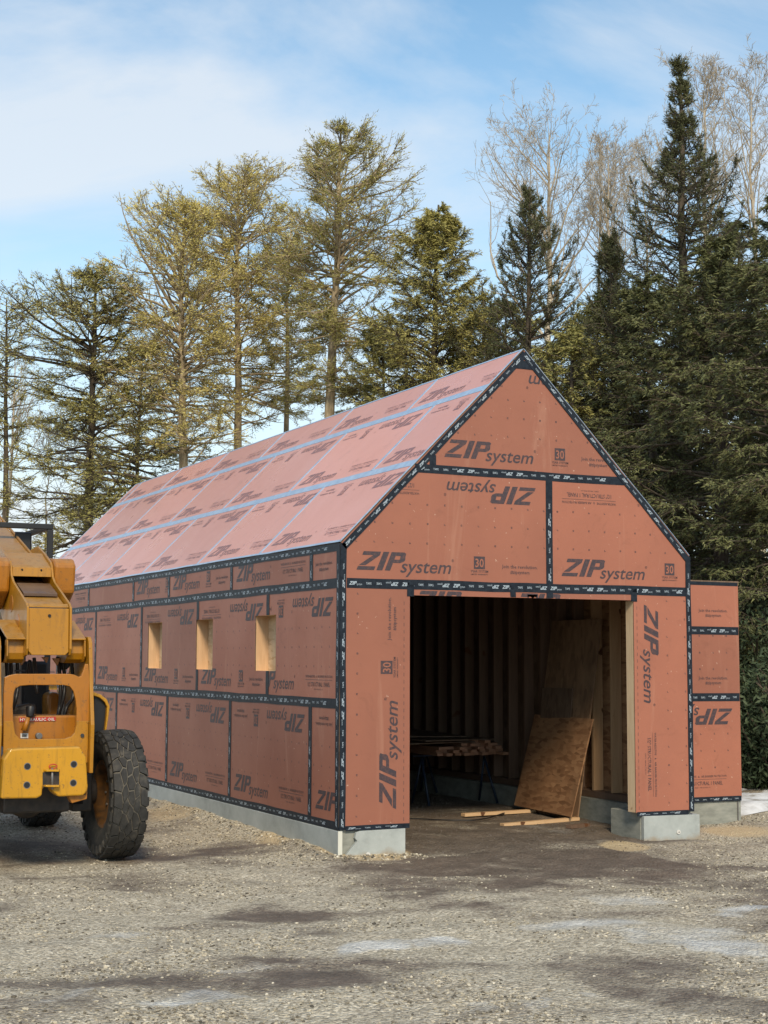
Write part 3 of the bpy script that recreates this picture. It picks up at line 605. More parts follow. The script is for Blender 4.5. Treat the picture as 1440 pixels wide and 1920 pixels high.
# shoulders (cylinder housings) on both sides of the boom
for x0, x1 in ((-2.683, -2.47), (-3.40, -3.12)):
    yz('shoulder_housing', [(1.0, 2.62), (.96, 2.90), (1.04, 2.965), (1.9, 3.02), (2.1, 2.9), (2.1, 2.5), (1.3, 2.45)], x0, x1, 'orange', .03)
# saddle gutters under the boom
for px in ([(131, 1172), (131, 1197), (134, 1199), (158, 1199), (161, 1203), (160, 1224), (150, 1243), (128, 1245), (128, 1172)], [(5, 1243), (12, 1205), (17, 1199), (45, 1197), (52, 1197), (52, 1243)]):
    pass
def gutter(xa, xb):
    out = [(xa, 2.145), (xa, 2.02), (xa+.03*(1 if xb > xa else -1), 1.935)]
    g = MB(); s = 1 if xb > xa else -1; t_ = .012
    yzp = [(.275, 2.158), (.275, 2.145), (.36, 2.135), (.345, 2.02), (.37, 1.96), (.44, 1.925), (.62, 1.93), (.80, 2.10), (.80, 2.33), (.75, 2.34)]
    g.prism([(min(xa, xb), y, z) for y, z in yzp], (abs(xb-xa), 0, 0)); o = g.build('pivot_saddle', 'yellow', TE, bevel=.004)
    g = MB(); g.prism([(xa, .285, 2.15), (xa, .27, 1.99), (xa, .33, 1.935), (xa, .6, 1.93), (xa, .80, 2.10), (xa, .80, 2.33)], (s*.014, 0, 0)); g.build('saddle_end', 'yellow', TE, bevel=.003)
gutter(-2.535, -2.70); gutter(-3.285, -3.10)
g = MB(); g.tube([(-3.40, .55, 2.06), (-2.42, .55, 2.06)], .04, 16); g.build('pivot_pin', 'steel', TE)
g = MB(); g.tube([(-2.475, .42, 2.02), (-2.445, .42, 2.02)], .035, 16); g.build('pin_boss', 'yellow2', TE, bevel=.004)
# frame uprights
def upright(x0, x1):
    prof = [(.10, .90), (.08, 1.35), (.16, 1.75), (.22, 2.12), (.27, 2.175), (.36, 2.18), (.62, 2.15), (.85, 2.05), (1.1, 1.6), (1.2, .9)]
    return yz('frame_upright', prof, x0, x1, bev=.006)
upright(-2.523, -2.487); upright(-3.385, -3.35)
# rear frame with the rounded window
out = [(6, 1400), (7, 1300), (9, 1270), (18, 1266), (30, 1263.5), (130, 1263.5), (139, 1265), (148, 1269), (152, 1268), (156, 1258), (160, 1245), (166, 1245), (170, 1300), (169, 1352), (168, 1400)]
win = [(26, 1300), (29, 1291), (38, 1286), (55, 1284.5), (120, 1284.5), (131, 1287), (138, 1296), (142, 1312), (144, 1330), (143, 1360), (140, 1374), (134, 1381), (122, 1385), (50, 1386), (37, 1385), (29, 1376), (25, 1350), (24, 1325)]
holed('rear_frame', out, [win, circ(154.5, 1379, 4)], .17, .04, 'orange')
out2 = [(7, 1352), (24.5, 1352), (26, 1365), (29, 1376.5), (37, 1385.5), (50, 1386.5), (122, 1385.5), (134, 1381.5), (140, 1374.5), (143.5, 1360), (143.8, 1352), (166, 1352), (164, 1430), (6, 1430)]
plate('lower_frame', out2, .155, .012, 'yellow', .003)
g = MB(); g.tube([at(154.5, 1379, 1, .14), at(154.5, 1379, 1, .155)], .018, 14); g.build('hole', 'black', TE)
plate('side_web', [(145, 1290), (165, 1250), (168, 1350), (146, 1350)], .215, .012, 'orange', .003)
# counterweight bumper
bo = [(2, 1498), (7, 1424), (19, 1405), (40, 1403), (150, 1400), (162, 1420), (165, 1475), (163, 1485), (156, 1492), (110, 1494), (98, 1484), (97, 1477), (80, 1477), (79, 1492), (69, 1497)]
bm_ = plate('counterweight', bo, .0, .17, 'yellow2', .022, seg=3)
for x, y in ((51.5, 1437), (138.5, 1433), (50.5, 1472), (137.5, 1468)):
    g = MB(); a_ = at(x, y, 1, -.002); g.tube([a_, a_+np.array([0, .004, 0])], .033, 24, 0); g.tube([a_+np.array([0, -.002, 0]), a_+np.array([0, .003, 0])], .026, 24, 1)
    g.build('socket_hole', ['steel', 'black'], TE)
pk = [(80, 1448), (111, 1447), (111, 1476), (80, 1477)]
g = MB(); g.prism(tr(pk, -.003), (0, .004, 0)); g.build('hitch_pocket', 'grease', TE)
for y in (1446, 1475):
    g = MB(); c0 = at(81, y, 1, -.002); c1 = at(112, y, 1, -.002); g.prism([c0, c1, c1+np.array([-.02, -.055, 0]), c0+np.array([.02, -.055, 0])], (0, 0, .018)); g.build('hitch_plate', 'yellow2', TE, bevel=.003)
g = MB(); g.tube([at(98, 1440, 1, -.03), at(98, 1480, 1, -.03)], .011, 10); g.build('hitch_pin', 'steel', TE)
g = MB(); cx_ = at(99.5, 1437, 1, -.03); g.tube([cx_+np.array([.036*math.cos(a)*1.0, 0, .02*math.sin(a)]) for a in np.linspace(0, 2*math.pi, 20)], .005, 8); g.build('pin_ring', 'red', TE)
plate('side_bracket', [(128, 1493), (160, 1490), (165, 1470), (163, 1498), (135, 1506)], .06, .1, 'orange', .004)
# hydraulic tank with its label, seen through the window
plate('hydraulic_tank', [(20, 1342), (150, 1341), (152, 1400), (20, 1402)], .42, .4, 'orange', .02)
lb = tr([(36, 1345.5), (105, 1344), (105, 1351.5), (36, 1353.5)], .412); g = MB(); g.prism(lb[::-1], (0, .008, 0)); g.build('oil_label', 'red', TE)
T_ = text2d('HYDRAULIC OIL', .028, .33, bold=.02, res=1); a_ = at(37.5, 1352, 1, .408); g = MB()
for t3 in T_: g.add([(a_[0]+u, .408, a_[2]+v+.0) for u, v in t3], [(0, 1, 2)])
g.build('label_lettering', 'white', TE, recalc=False)
g = MB(); g.prism(tr([(38.5, 1375), (53, 1375), (53, 1384), (38.5, 1384)], .412), (0, .01, 0), 0); g.prism(tr([(41, 1377), (50, 1377), (50, 1382), (41, 1382)], .41), (0, .002, 0), 1); g.build('rating_plate', ['white', 'steel'], TE)
g = MB(); a_ = at(74, 1380, 1, .36); g.tube([a_, a_+np.array([0, .07, 0])], .03, 16); g.build('drain_plug', 'steel', TE, bevel=.004)
g = MB(); g.tube([at(58, 1325, 1, .38), at(56, 1345, 1, .36)], [.05, .035], 14); g.build('filler_neck', 'black', TE, bevel=.008)
g = MB(); g.tube([at(53, 1345, 1, .37), at(45, 1370, 1, .36)], [.022, .028], 10); g.build('lever', 'orange', TE)
plate('yellow_tag', [(92, 1285), (107, 1285), (107, 1293), (92, 1293)], .22, .01, 'yellow2', .002)
# dark engine compartment behind
plate('engine_cover', [(39, 1240), (92, 1240), (92, 1350), (39, 1350)], 1.25, .7, 'black', .03)
plate('engine_block', [(26, 1325), (70, 1318), (70, 1350), (26, 1350)], .9, .25, 'grease', .04)
plate('battery_box', [(90, 1303), (100, 1297), (112, 1299), (116, 1350), (90, 1350)], 1.0, .5, 'orange', .03)
for px in ([(108, 1232), (112, 1262), (114, 1300), (112, 1325), (108, 1345)], [(118, 1240), (122, 1275), (120, 1305), (113, 1330), (110, 1345)], [(134, 1235), (138, 1290), (137, 1310), (125, 1325), (120, 1345)], [(32, 1235), (34, 1290), (30, 1310), (24, 1330)], [(20, 1232), (21, 1270), (20, 1300)], [(64, 1234), (66, 1260), (70, 1300)], [(12, 1236), (14, 1280)], [(56, 1238), (52, 1266)]):
    g = MB(); P_ = [at(x, y, 1, .62+.05*(i % 2)) for i, (x, y) in enumerate(px)]
    Q = [];  # smooth the hose
    for i in range(len(P_)-1):
        for q in np.linspace(0, 1, 4, endpoint=False): Q.append(P_[i]*(1-q)+P_[i+1]*q)
    Q.append(P_[-1]); Q = [Q[0]]+[(Q[i-1]+2*Q[i]+Q[i+1])/4 for i in range(1, len(Q)-1)]+[Q[-1]]
    g.tube(Q, .018, 8); g.build('hydraulic_hose', 'black', TE)
plate('hose_clamp', [(28, 1256), (50, 1256), (50, 1259), (28, 1259)], .6, .03, 'black', .003)
for px in ([(98, 1234), (114, 1234), (108, 1248)], [(78, 1232), (92, 1232), (88, 1243)], [(34, 1238), (48, 1238), (40, 1248)]): plate('lug', px, .5, .03, 'orange', .003)
g = MB(); g.tube([at(119, 1243, 1, .7), at(119, 1243, 1, .76)], .07, 18); g.build('pulley', 'black', TE, bevel=.01)
# right fender / engine hood
g = MB(); hp = [(1.05, 1.60), (1.05, 1.0), (2.7, 1.0), (2.7, 1.60), (1.6, 1.66)]
hl = [at(x, y, 1, 1.05) for x, y in [(176, 1302), (188, 1306), (198, 1316), (202, 1326), (199, 1350), (197, 1372), (190, 1380), (176, 1380)]]
g.prism(hl, (0, 1.5, 0)); g.build('engine_hood', 'black', TE, bevel=.01)
ho = [(174, 1297), (189, 1302), (201, 1312), (206, 1325), (202.5, 1352), (199, 1373), (196.5, 1373), (199, 1350), (201, 1326), (197, 1317), (187, 1308), (175, 1304)]
plate('hood_trim', ho, 1.0, 1.5, 'yellow2', .006)
# axle and belly
g = MB(); g.box(-4.0, -2.42, .84, 1.06, .55, .74); g.build('axle', 'grease', TE, bevel=.03)
g = MB(); g.box(-2.50, -2.30, .80, 1.10, .48, .84); g.tube([(-2.52, .95, .66), (-2.24, .95, .66)], .13, 20); g.build('wheel_hub', 'grease', TE, bevel=.015)
g = MB(); g.tube([(-3.8, .72, .58), (-2.42, .72, .58)], .022, 10); g.build('tie_rod', 'black', TE)
g = MB(); g.box(-3.25, -2.62, .42, 4.6, .52, .98); g.build('chassis', 'grease', TE, bevel=.02)
g = MB(); g.tube([(-2.93, .82, .62), (-2.93, 1.1, .62)], .19, 20); g.build('differential', 'grease', TE, bevel=.03)
for x in (-3.36, -2.52):
    g = MB(); g.box(x, x+.035, .6, 5.4, .72, 1.2); g.build('frame_rail', 'yellow', TE, bevel=.006)
g = MB(); g.box(-3.36, -2.5, 5.3, 5.5, .6, 1.3); g.build('front_frame', 'yellow', TE, bevel=.02)
# wheels
def tyre(cx, cy, R_=.63, hw=.215, first=False):
    ax = np.array([cx, cy, R_+.0]); wl = bpy.data.objects.new('wheel', None); C.objects.link(wl); wl.location = ax; wl.parent = TE; wl.matrix_parent_inverse = TE.matrix_basis.inverted()
    prof = [(-hw*.72, .33), (-hw*.92, .37), (-hw*1.06, .47), (-hw*1.03, .56), (-hw*.9, .604), (-hw*.5, .620), (0, .623), (hw*.5, .620), (hw*.9, .604), (hw*1.03, .56), (hw*1.06, .47), (hw*.92, .37), (hw*.72, .33), (0, .31)]
    n = 64; g = MB(); vs = []
    for i in range(n):
        a = 2*math.pi*i/n; vs += [(x, r*math.cos(a), r*math.sin(a)) for x, r in prof]
    k = len(prof); fs = []; ms = []
    for i in range(n):
        for j in range(k):
            j2 = (j+1) % k; g_ = (i*k+j, i*k+j2, ((i+1) % n)*k+j2, ((i+1) % n)*k+j); fs.append(g_); ms.append(1 if 3 <= j <= 8 else 0)
    g.add(vs, fs, 0, True); g.m = ms
    # tread blocks on a jittered hexagonal net
    rg = random.Random(5); NR = 26; ks_ = hw/.215; cols = [-.155*ks_, -.0775*ks_, 0, .0775*ks_, .155*ks_]; jit = {}
    def rtop(x): return .634-.9*max(0, abs(x)-.12*ks_)**1.6
    def mp_(x, th, r): return (x, r*math.cos(th), r*math.sin(th))
    dth = 2*math.pi/NR
    for ci, cx_ in enumerate(cols):
        for k_ in range(NR):
            th = (k_+(.5 if ci % 2 else 0))*dth; hx = .0775*ks_*2/3; hexp = []
            for q in range(6):
                u, v_ = [(-1, 0), (-.5, -1), (.5, -1), (1, 0), (.5, 1), (-.5, 1)][q]
                X = cx_+u*hx; TH_ = th+v_*dth/2; key = (round(X, 3), round((TH_/dth*2)) % (2*NR))
                if key not in jit: jit[key] = (rg.uniform(-.014, .014), rg.uniform(-.24, .24)*dth)
                X += jit[key][0]; TH_ += jit[key][1]
                if ci == 0 and X < -.15*ks_: X = -.222*ks_
                if ci == 4 and X > .15*ks_: X = .222*ks_
                hexp.append((X, TH_))
            mx_ = sum(a for a, b in hexp)/6; mt = sum(b for a, b in hexp)/6
            top = [(mx_+(a-mx_)*.86, mt+(b-mt)*.86) for a, b in hexp]; bot = [(mx_+(a-mx_)*.93, mt+(b-mt)*.93) for a, b in hexp]
            dz = rg.uniform(-.003, .003)
            V_ = [mp_(a, b, rtop(a)+dz) for a, b in top]+[mp_(a, b, rtop(a)-.035) for a, b in bot]
            g.add(V_, [tuple(range(6))]+[(i, (i+1) % 6, (i+1) % 6+6, i+6) for i in range(6)], 0)
    # shoulder ribs down the side wall
    for s in (-1, 1):
        for k_ in range(NR):
            th = (k_+.25)*dth; a, b = th-dth*.3, th+dth*.3
            V_ = [mp_(s*.222*ks_, a, .60), mp_(s*.222*ks_, b, .60), mp_(s*(.222*ks_+.02), b, .585), mp_(s*(.222*ks_+.02), a, .585), mp_(s*.222*ks_, a+.01, .50), mp_(s*.222*ks_, b-.01, .50), mp_(s*(.222*ks_+.014), b-.03, .52), mp_(s*(.222*ks_+.014), a+.03, .52)]
            g.add(V_, [(0, 1, 2, 3), (4, 5, 6, 7), (2, 3, 7, 6), (0, 3, 7, 4), (1, 2, 6, 5)], 0)
    o = g.build('tyre', ['rubber', 'mud'], None, recalc=False); o.parent = wl
    bm = bmesh.new(); bm.from_mesh(o.data); bmesh.ops.recalc_face_normals(bm, faces=bm.faces); bm.to_mesh(o.data); bm.free()
    g = MB(); pr = [(-hw*.74, .335), (-hw*.74, .30), (-.03, .27), (-.03, .10), (.05, .10), (.05, .27), (hw*.74, .30), (hw*.74, .335)]; vs = []; n = 40
    for i in range(n):
        a = 2*math.pi*i/n; vs += [(x, r*math.cos(a), r*math.sin(a)) for x, r in pr]
    k = len(pr); g.add(vs, [(i*k+j, i*k+j+1, ((i+1) % n)*k+j+1, ((i+1) % n)*k+j) for i in range(n) for j in range(k-1)], 0, True)
    for i in range(8):
        a = 2*math.pi*i/8; g.tube([(-.045, .16*math.cos(a), .16*math.sin(a)), (-.02, .16*math.cos(a), .16*math.sin(a))], .014, 6, 1)
    o = g.build('rim', ['rim', 'steel'], None, recalc=False); o.parent = wl
    return wl
def copy_wheel(src, x, y):
    r = src.copy(); C.objects.link(r); r.location = (x, y, src.location[2])
    for ch in src.children: c_ = ch.copy(); C.objects.link(c_); c_.parent = r
tw = tyre(-2.045, .95, hw=.165); copy_wheel(tw, -3.80, .95); copy_wheel(tw, -2.045, 4.15); copy_wheel(tw, -3.80, 4.15)
g = MB(); g.box(-3.95, -2.3, 4.05, 4.25, .55, .74); g.build('axle', 'grease', TE, bevel=.03)
# cab guard behind the boom
cg = MB()
for y in (2.5, 3.7):
    cg.box(-4.1, -2.345, y-.03, y+.03, 3.375, 3.435)
    for x in (-2.405, -4.1): cg.box(x, x+.06, y-.031, y+.031, 1.2, 3.374)
for x in (-2.405, -4.1): cg.box(x, x+.06, 2.531, 3.669, 3.376, 3.434)
cg.build('cab_guard', 'black', TE, bevel=.008)
g = MB(); g.box(-2.73, -2.545, 2.62, 2.66, 2.2, 3.35); g.build('cab_seat_back', 'black', TE, bevel=.02)
g = MB(); g.box(-4.2, -3.45, 2.4, 3.9, 1.0, 2.2); g.build('cab_body', 'yellow', TE, bevel=.03)
# ------------------------------------------------------------------ ground
rs = np.random.RandomState(3)
def vnoise(x, y, seed=0):
    def h(i, j): 
        a = np.sin(i*127.1+j*311.7+seed*74.7)*43758.5453; return a-np.floor(a)
    xi, yi = np.floor(x), np.floor(y); xf, yf = x-xi, y-yi; u = xf*xf*(3-2*xf); v = yf*yf*(3-2*yf)
    return (h(xi, yi)*(1-u)+h(xi+1, yi)*u)*(1-v)+(h(xi, yi+1)*(1-u)+h(xi+1, yi+1)*u)*v
def fbm(x, y, o=4, seed=0):
    a = 0; s = 1; t_ = 0
    for k in range(o): a = a+vnoise(x*2**k, y*2**k, seed+k)*s; t_ += s; s *= .5
    return a/t_
def heights(X, Y):
    z = (fbm(X*.5, Y*.5, 3, 1)-.5)*.05+(fbm(X*2.2, Y*2.2, 4, 5)-.5)*.055+(fbm(X*7, Y*7, 3, 6)-.5)*.016
    near = np.clip((-2-Y)/6, 0, 1); z = z*(1+.3*near)
    ins = np.clip((Y+.1)/1.2, 0, 1)*np.clip((X-.6)/.3, 0, 1)*np.clip((4.3-X)/.3, 0, 1); z = z*(1-.5*ins)+ins*.06
    # banked soil along the footing
    d = np.maximum(0, -X-.02); z += np.where((Y > -.3)&(X < .1), .10*np.exp(-d/.35)*(.7+.6*fbm(X*1.5, Y*1.5, 3, 9))*np.clip(Y/4+.1, .1, .6), 0)
    d2 = np.maximum(0, -Y-.02); z += np.where((X > -.2)&(X < .8), .035*np.exp(-d2/.2), 0)
    z += np.clip((X-5)/3, 0, 1)*np.clip((Y-0)/3, 0, 1)*.15
    R_ = np.hypot(X, Y); z += np.clip((R_-60)/300, 0, 1)*1.5
    return z
xs = np.concatenate([[-900, -400, -150, -60, -30, -18, -13], np.arange(-10, 10.01, .055), [12, 15, 20, 30, 60, 150, 400, 900]])
ys = np.concatenate([[-900, -300, -80, -30, -18], np.arange(-13.5, 6.01, .055), [7, 8, 10, 13, 17, 22, 30, 50, 100, 250, 500, 900]])
X, Y = np.meshgrid(xs, ys); Z = heights(X, Y); nx, ny = len(xs), len(ys)
V = np.stack([X.ravel(), Y.ravel(), Z.ravel()], 1); I = np.arange(nx*ny).reshape(ny, nx)
F = np.stack([I[:-1, :-1].ravel(), I[:-1, 1:].ravel(), I[1:, 1:].ravel(), I[1:, :-1].ravel()], 1)
def blobs(X, Y, lst, warp=.35):
    warp = warp*2.2
    out = np.zeros_like(X); wx = (fbm(X*1.1, Y*1.1, 5, 21)-.5)*warp*2; wy = (fbm(X*1.1, Y*1.1, 5, 31)-.5)*warp*2.6
    for px, py, hw, hh, a in lst:
        c_ = at(px, py, 2, 0); e = at(px+hw, py, 2, 0); d_ = at(px, py-hh, 2, 0)
        ru = np.linalg.norm(e-c_); rv = np.linalg.norm(d_-c_)
        dx, dy = X-c_[0]+wx, Y-c_[1]+wy; u = dx*R0[0]+dy*R0[1]; v = dx*math.sin(YAW)+dy*math.cos(YAW)
        q = (u/ru)**2+(v/rv)**2; out = np.maximum(out, a*np.clip(1.35-q, 0, 1))
    return out
wet = blobs(X, Y, [(800, 1655, 160, 30, .9), (480, 1722, 110, 22, .9), (1000, 1615, 380, 42, 1.2), (1180, 1640, 160, 25, .7), (1390, 1655, 110, 18, .8), (1280, 1830, 160, 35, .75), (1380, 1885, 110, 40, .8),
    (1130, 1900, 120, 22, .6), (470, 1600, 150, 14, .7), (320, 1535, 120, 28, .6), (60, 1590, 190, 30, .85), (60, 1880, 140, 30, .55), (550, 1760, 60, 14, .6), (440, 1650, 60, 12, .4), (900, 1700, 60, 12, .6), (1380, 1600, 90, 18, .5), (240, 1800, 120, 16, .5)], .3)
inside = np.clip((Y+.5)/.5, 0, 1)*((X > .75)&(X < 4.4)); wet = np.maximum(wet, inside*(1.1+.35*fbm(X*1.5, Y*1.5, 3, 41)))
UU = X*R0[0]+Y*R0[1]; VV = X*math.sin(YAW)+Y*math.cos(YAW)
wet = np.maximum(wet*.8, 2.6*np.clip(fbm(UU*.55, VV*1.5, 5, 57)-.52, 0, 1))
wet = wet*(.25+1.2*fbm(UU*1.8, VV*3.2, 5, 51))+.5*np.clip(fbm(X*.8, Y*1.3, 5, 53)-.56, 0, 1)*4
ice = blobs(X, Y, [(790, 1783, 90, 10, .9), (1150, 1745, 220, 22, .75), (1340, 1772, 130, 22, .95), (1400, 1712, 110, 12, 1.), (380, 1893, 150, 15, .8), (180, 1757, 80, 13, .55), (520, 1803, 70, 14, .6), (935, 1873, 34, 7, .8), (100, 1862, 60, 8, .5), (1200, 1690, 90, 8, .7), (830, 1880, 60, 9, .4), (1000, 1560, 80, 8, .3), (1120, 1850, 50, 8, .5)], .3)
ice *= np.clip(-.1+2.1*fbm(UU*2.0, VV*5, 5, 61), 0, 1.3)
sand = blobs(X, Y, [(690, 1602, 90, 14, 1.), (560, 1575, 90, 16, .7), (440, 1530, 100, 12, .5), (1190, 1585, 60, 8, .9), (1390, 1560, 70, 12, .7), (340, 1530, 80, 14, .5)], .12)
sand = sand*(X < 0.9)+sand*(X > 3)
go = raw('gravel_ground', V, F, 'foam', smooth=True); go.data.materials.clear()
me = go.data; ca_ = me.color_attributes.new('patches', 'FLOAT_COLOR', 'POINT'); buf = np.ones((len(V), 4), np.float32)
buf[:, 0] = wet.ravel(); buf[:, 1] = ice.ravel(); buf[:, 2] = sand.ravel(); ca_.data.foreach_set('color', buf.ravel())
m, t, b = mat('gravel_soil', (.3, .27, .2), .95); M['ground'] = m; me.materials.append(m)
at_ = N(t, 'ShaderNodeVertexColor', layer_name='patches'); sp_ = N(t, 'ShaderNodeSeparateColor'); L(t, at_.outputs[0], sp_.inputs[0])
c = N(t, 'ShaderNodeTexCoord')
def vor(sc, feat='F1'):
    v = N(t, 'ShaderNodeTexVoronoi', feature=feat, i={'Scale': sc}); L(t, c.outputs['Object'], v.inputs['Vector']); return v
v1 = vor(42); v2 = vor(90); v3 = vor(16)
big = noise(t, .55, 5, .6); midn = noise(t, 3.2, 6, .68); fin = noise(t, 22, 5, .7)
base = ramp(t, midn, [(.30, (.17, .135, .082)), (.46, (.44, .37, .255)), (.68, (.74, .655, .49))])
base = mixc(t, ramp(t, big, [(.42, (0, 0, 0)), (.60, (.8,)*3)]), base, (.25, .185, .12))
peb = ramp(t, v1.outputs['Color'], [(0, (.02, .02, .018)), (.3, (.24, .21, .155)), (.6, (.58, .51, .38)), (1, (.95, .88, .73))])
base = mixc(t, ramp(t, midn, [(.30, (.35,)*3), (.55, (.78,)*3)]), base, peb)
peb2 = ramp(t, v2.outputs['Color'], [(0, (.05, .045, .04)), (.5, (.40, .35, .26)), (1, (.80, .74, .62))]); base = mixc(t, .42, base, peb2)
def thr(sock, lo_, hi_, nz=fin, amt=.5):
    a = N(t, 'ShaderNodeMath', operation='MULTIPLY_ADD', i={1: amt, 2: -amt/2}); L(t, nz, a.inputs[0]); s = N(t, 'ShaderNodeMath', operation='ADD'); L(t, sock, s.inputs[0]); L(t, a.outputs[0], s.inputs[1])
    return ramp(t, s.outputs[0], [(lo_, (0, 0, 0)), (hi_, (1, 1, 1))])
wm = thr(sp_.outputs[0], .15, .75, noise(t, 4, 8, .75, dist=.6), 1.2); im = thr(sp_.outputs[1], .25, 1.0, noise(t, 5.5, 8, .75, dist=1.), 1.5); sm = thr(sp_.outputs[2], .22, .6, fin, .5)
wetc = ramp(t, midn, [(.3, (.052, .036, .026)), (.55, (.105, .074, .055)), (.75, (.20, .15, .11))])
base = mixc(t, mixc(t, 1., wm, (.86, .86, .86), 'MULTIPLY'), base, wetc)
base = mixc(t, mixc(t, 1., sm, (.8, .8, .8), 'MULTIPLY'), base, ramp(t, fin, [(.3, (.46, .34, .18)), (.7, (.66, .52, .32))]))
base = mixc(t, mixc(t, 1., im, (.6, .6, .6), 'MULTIPLY'), base, ramp(t, midn, [(.3, (.36, .37, .36)), (.5, (.58, .60, .60)), (.66, (.84, .85, .83))]))
L(t, base, b.inputs['Base Color']); L(t, mixc(t, im, mixc(t, wm, (.95,)*3, (.68,)*3), (.62,)*3), b.inputs['Roughness'])
hsum = N(t, 'ShaderNodeMath', operation='ADD'); L(t, v1.outputs['Distance'], hsum.inputs[0]); L(t, fin, hsum.inputs[1])
inv = N(t, 'ShaderNodeMath', operation='MULTIPLY_ADD', i={1: -1, 2: 1}); L(t, v1.outputs['Distance'], inv.inputs[0])
hs2 = N(t, 'ShaderNodeMath', operation='ADD'); L(t, inv.outputs[0], hs2.inputs[0]); L(t, fin, hs2.inputs[1]); bump(t, b, hs2.outputs[0], .8, .022)
tag(go, kind='structure'); go.name = 'ground'
# loose stones
def stones(name, n, gen, smin, smax, flat, m_, seed, label):
    rg = np.random.RandomState(seed); bm = bmesh.new(); bmesh.ops.create_icosphere(bm, subdivisions=1, radius=1); v0 = np.array([v.co[:] for v in bm.verts]); f0 = np.array([[v.index for v in f.verts] for f in bm.faces]); bm.free()
    P = gen(rg, n); n = len(P); s = smin+(smax-smin)*rg.rand(n)**3.2; k = len(v0)
    J = 1+(rg.rand(n, k)-.5)*.55; sc = np.stack([s*(.8+.5*rg.rand(n)), s*(.7+.4*rg.rand(n)), s*(flat+.25*rg.rand(n))], 1)
    Q = v0[None]*J[..., None]*sc[:, None]; a = rg.rand(n)*6.283; ca2, sa2 = np.cos(a)[:, None], np.sin(a)[:, None]
    tl = (rg.rand(n)-.5)*.8; ct, st = np.cos(tl)[:, None], np.sin(tl)[:, None]
    x, z = Q[..., 0]*ct-Q[..., 2]*st, Q[..., 0]*st+Q[..., 2]*ct; y = Q[..., 1]
    Q = np.stack([x*ca2-y*sa2, x*sa2+y*ca2, z], -1); Q[..., 0] += P[:, 0, None]; Q[..., 1] += P[:, 1, None]; Q[..., 2] += (heights(P[:, 0], P[:, 1])+s*.22)[:, None]
    Fs = (f0[None]+np.arange(n)[:, None, None]*k).reshape(-1, 3); o = raw(name, Q.reshape(-1, 3), Fs, m_); tag(o, label, 'gravel', kind='stuff'); return o
m, t, b = mat('stones', (.35, .32, .26), .9); g_ = N(t, 'ShaderNodeNewGeometry')
cc_ = ramp(t, g_.outputs['Random Per Island'], [(0, (.08, .07, .055)), (.3, (.22, .19, .14)), (.6, (.42, .37, .275)), (.92, (.62, .55, .42)), (1, (.76, .70, .58))]); L(t, mixc(t, .3, cc_, noise(t, 30, 4), 'MULTIPLY'), b.inputs['Base Color']); M['stones'] = m
def gen(rg, n):
    v = 7.6+13*rg.rand(n)**1.25; u = (rg.rand(n)*2-1)*(v*.262+.3); P = np.stack([CAMP[0]+math.sin(YAW)*v+R0[0]*u, CAMP[1]+math.cos(YAW)*v+R0[1]*u], 1)
    keep = fbm(P[:, 0]*1.1, P[:, 1]*1.1, 4, 71) > .30+.35*rg.rand(n)
    ins = (P[:, 0] > -.08)&(P[:, 0] < 4.5)&(P[:, 1] > -.05); keep &= ~ins
    # few stones where it is wet, icy or sandy
    ix = np.clip(np.searchsorted(xs, P[:, 0]), 0, nx-1); iy = np.clip(np.searchsorted(ys, P[:, 1]), 0, ny-1)
    q = np.maximum(np.maximum(wet[iy, ix]*.95, ice[iy, ix]*1.2), sand[iy, ix]); keep &= rg.rand(n) > q*1.5
    return P[keep]
stones('loose_gravel', 150000, gen, .0035, .0145, .45, 'stones', 11, 'loose beige and grey gravel scattered over the yard in front of the garage')
def gen2(rg, n):
    P = np.stack([rg.uniform(.9, 4.0, n), rg.uniform(-.6, 5, n)], 1); return P
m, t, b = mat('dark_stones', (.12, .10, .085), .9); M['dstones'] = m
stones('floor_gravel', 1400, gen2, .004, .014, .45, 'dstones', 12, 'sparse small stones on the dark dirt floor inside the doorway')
def gen3(rg, n):
    a = rg.rand(n) < .7; y_ = rg.uniform(-.1, 9, n); x1 = -.05-rg.exponential(.16, n); x2 = rg.uniform(-.1, .9, n); y2 = -.06-rg.exponential(.10, n)
    return np.stack([np.where(a, x1, x2), np.where(a, y_, y2)], 1)
stones('footing_rubble', 1700, gen3, .004, .020, .5, 'stones', 13, 'broken stones and soil clods lying along the foot of the foundation')
# melting snow by the right side
g = MB(); n = 26; gx = np.linspace(5.95, 13, 50); gy = np.linspace(1.6, 4.6, 50); XX, YY = np.meshgrid(gx, gy)
hh_ = .13*np.clip(1.9*fbm(XX*.9, YY*.9, 5, 81)-.25, 0, 1)*np.clip((XX-5.95)/.3, 0, 1)*np.clip((YY-1.4)/.5, 0, 1)*np.clip((13-XX), 0, 1)*np.clip((4.6-YY)/.4, 0, 1)
# keep clear of the annex
ZZ = heights(XX, YY)-.05+hh_+.015*fbm(XX*6, YY*6, 3, 91)
I = np.arange(2500).reshape(50, 50); Fq = np.stack([I[:-1, :-1].ravel(), I[:-1, 1:].ravel(), I[1:, 1:].ravel(), I[1:, :-1].ravel()], 1)
m, t, b = mat('old_snow', (.72, .75, .78), .7); f = noise(t, 4, 6, .65); L(t, ramp(t, f, [(.3, (.30, .27, .23)), (.45, (.62, .63, .64)), (.7, (.82, .84, .87))]), b.inputs['Base Color']); bump(t, b, f, .5, .03); M['snow'] = m
tag(raw('snow_patch', np.stack([XX.ravel(), YY.ravel(), ZZ.ravel()], 1), Fq, 'snow', smooth=True), 'dirty melting snow patch on the ground at the right behind the annex', 'snow', kind='stuff')
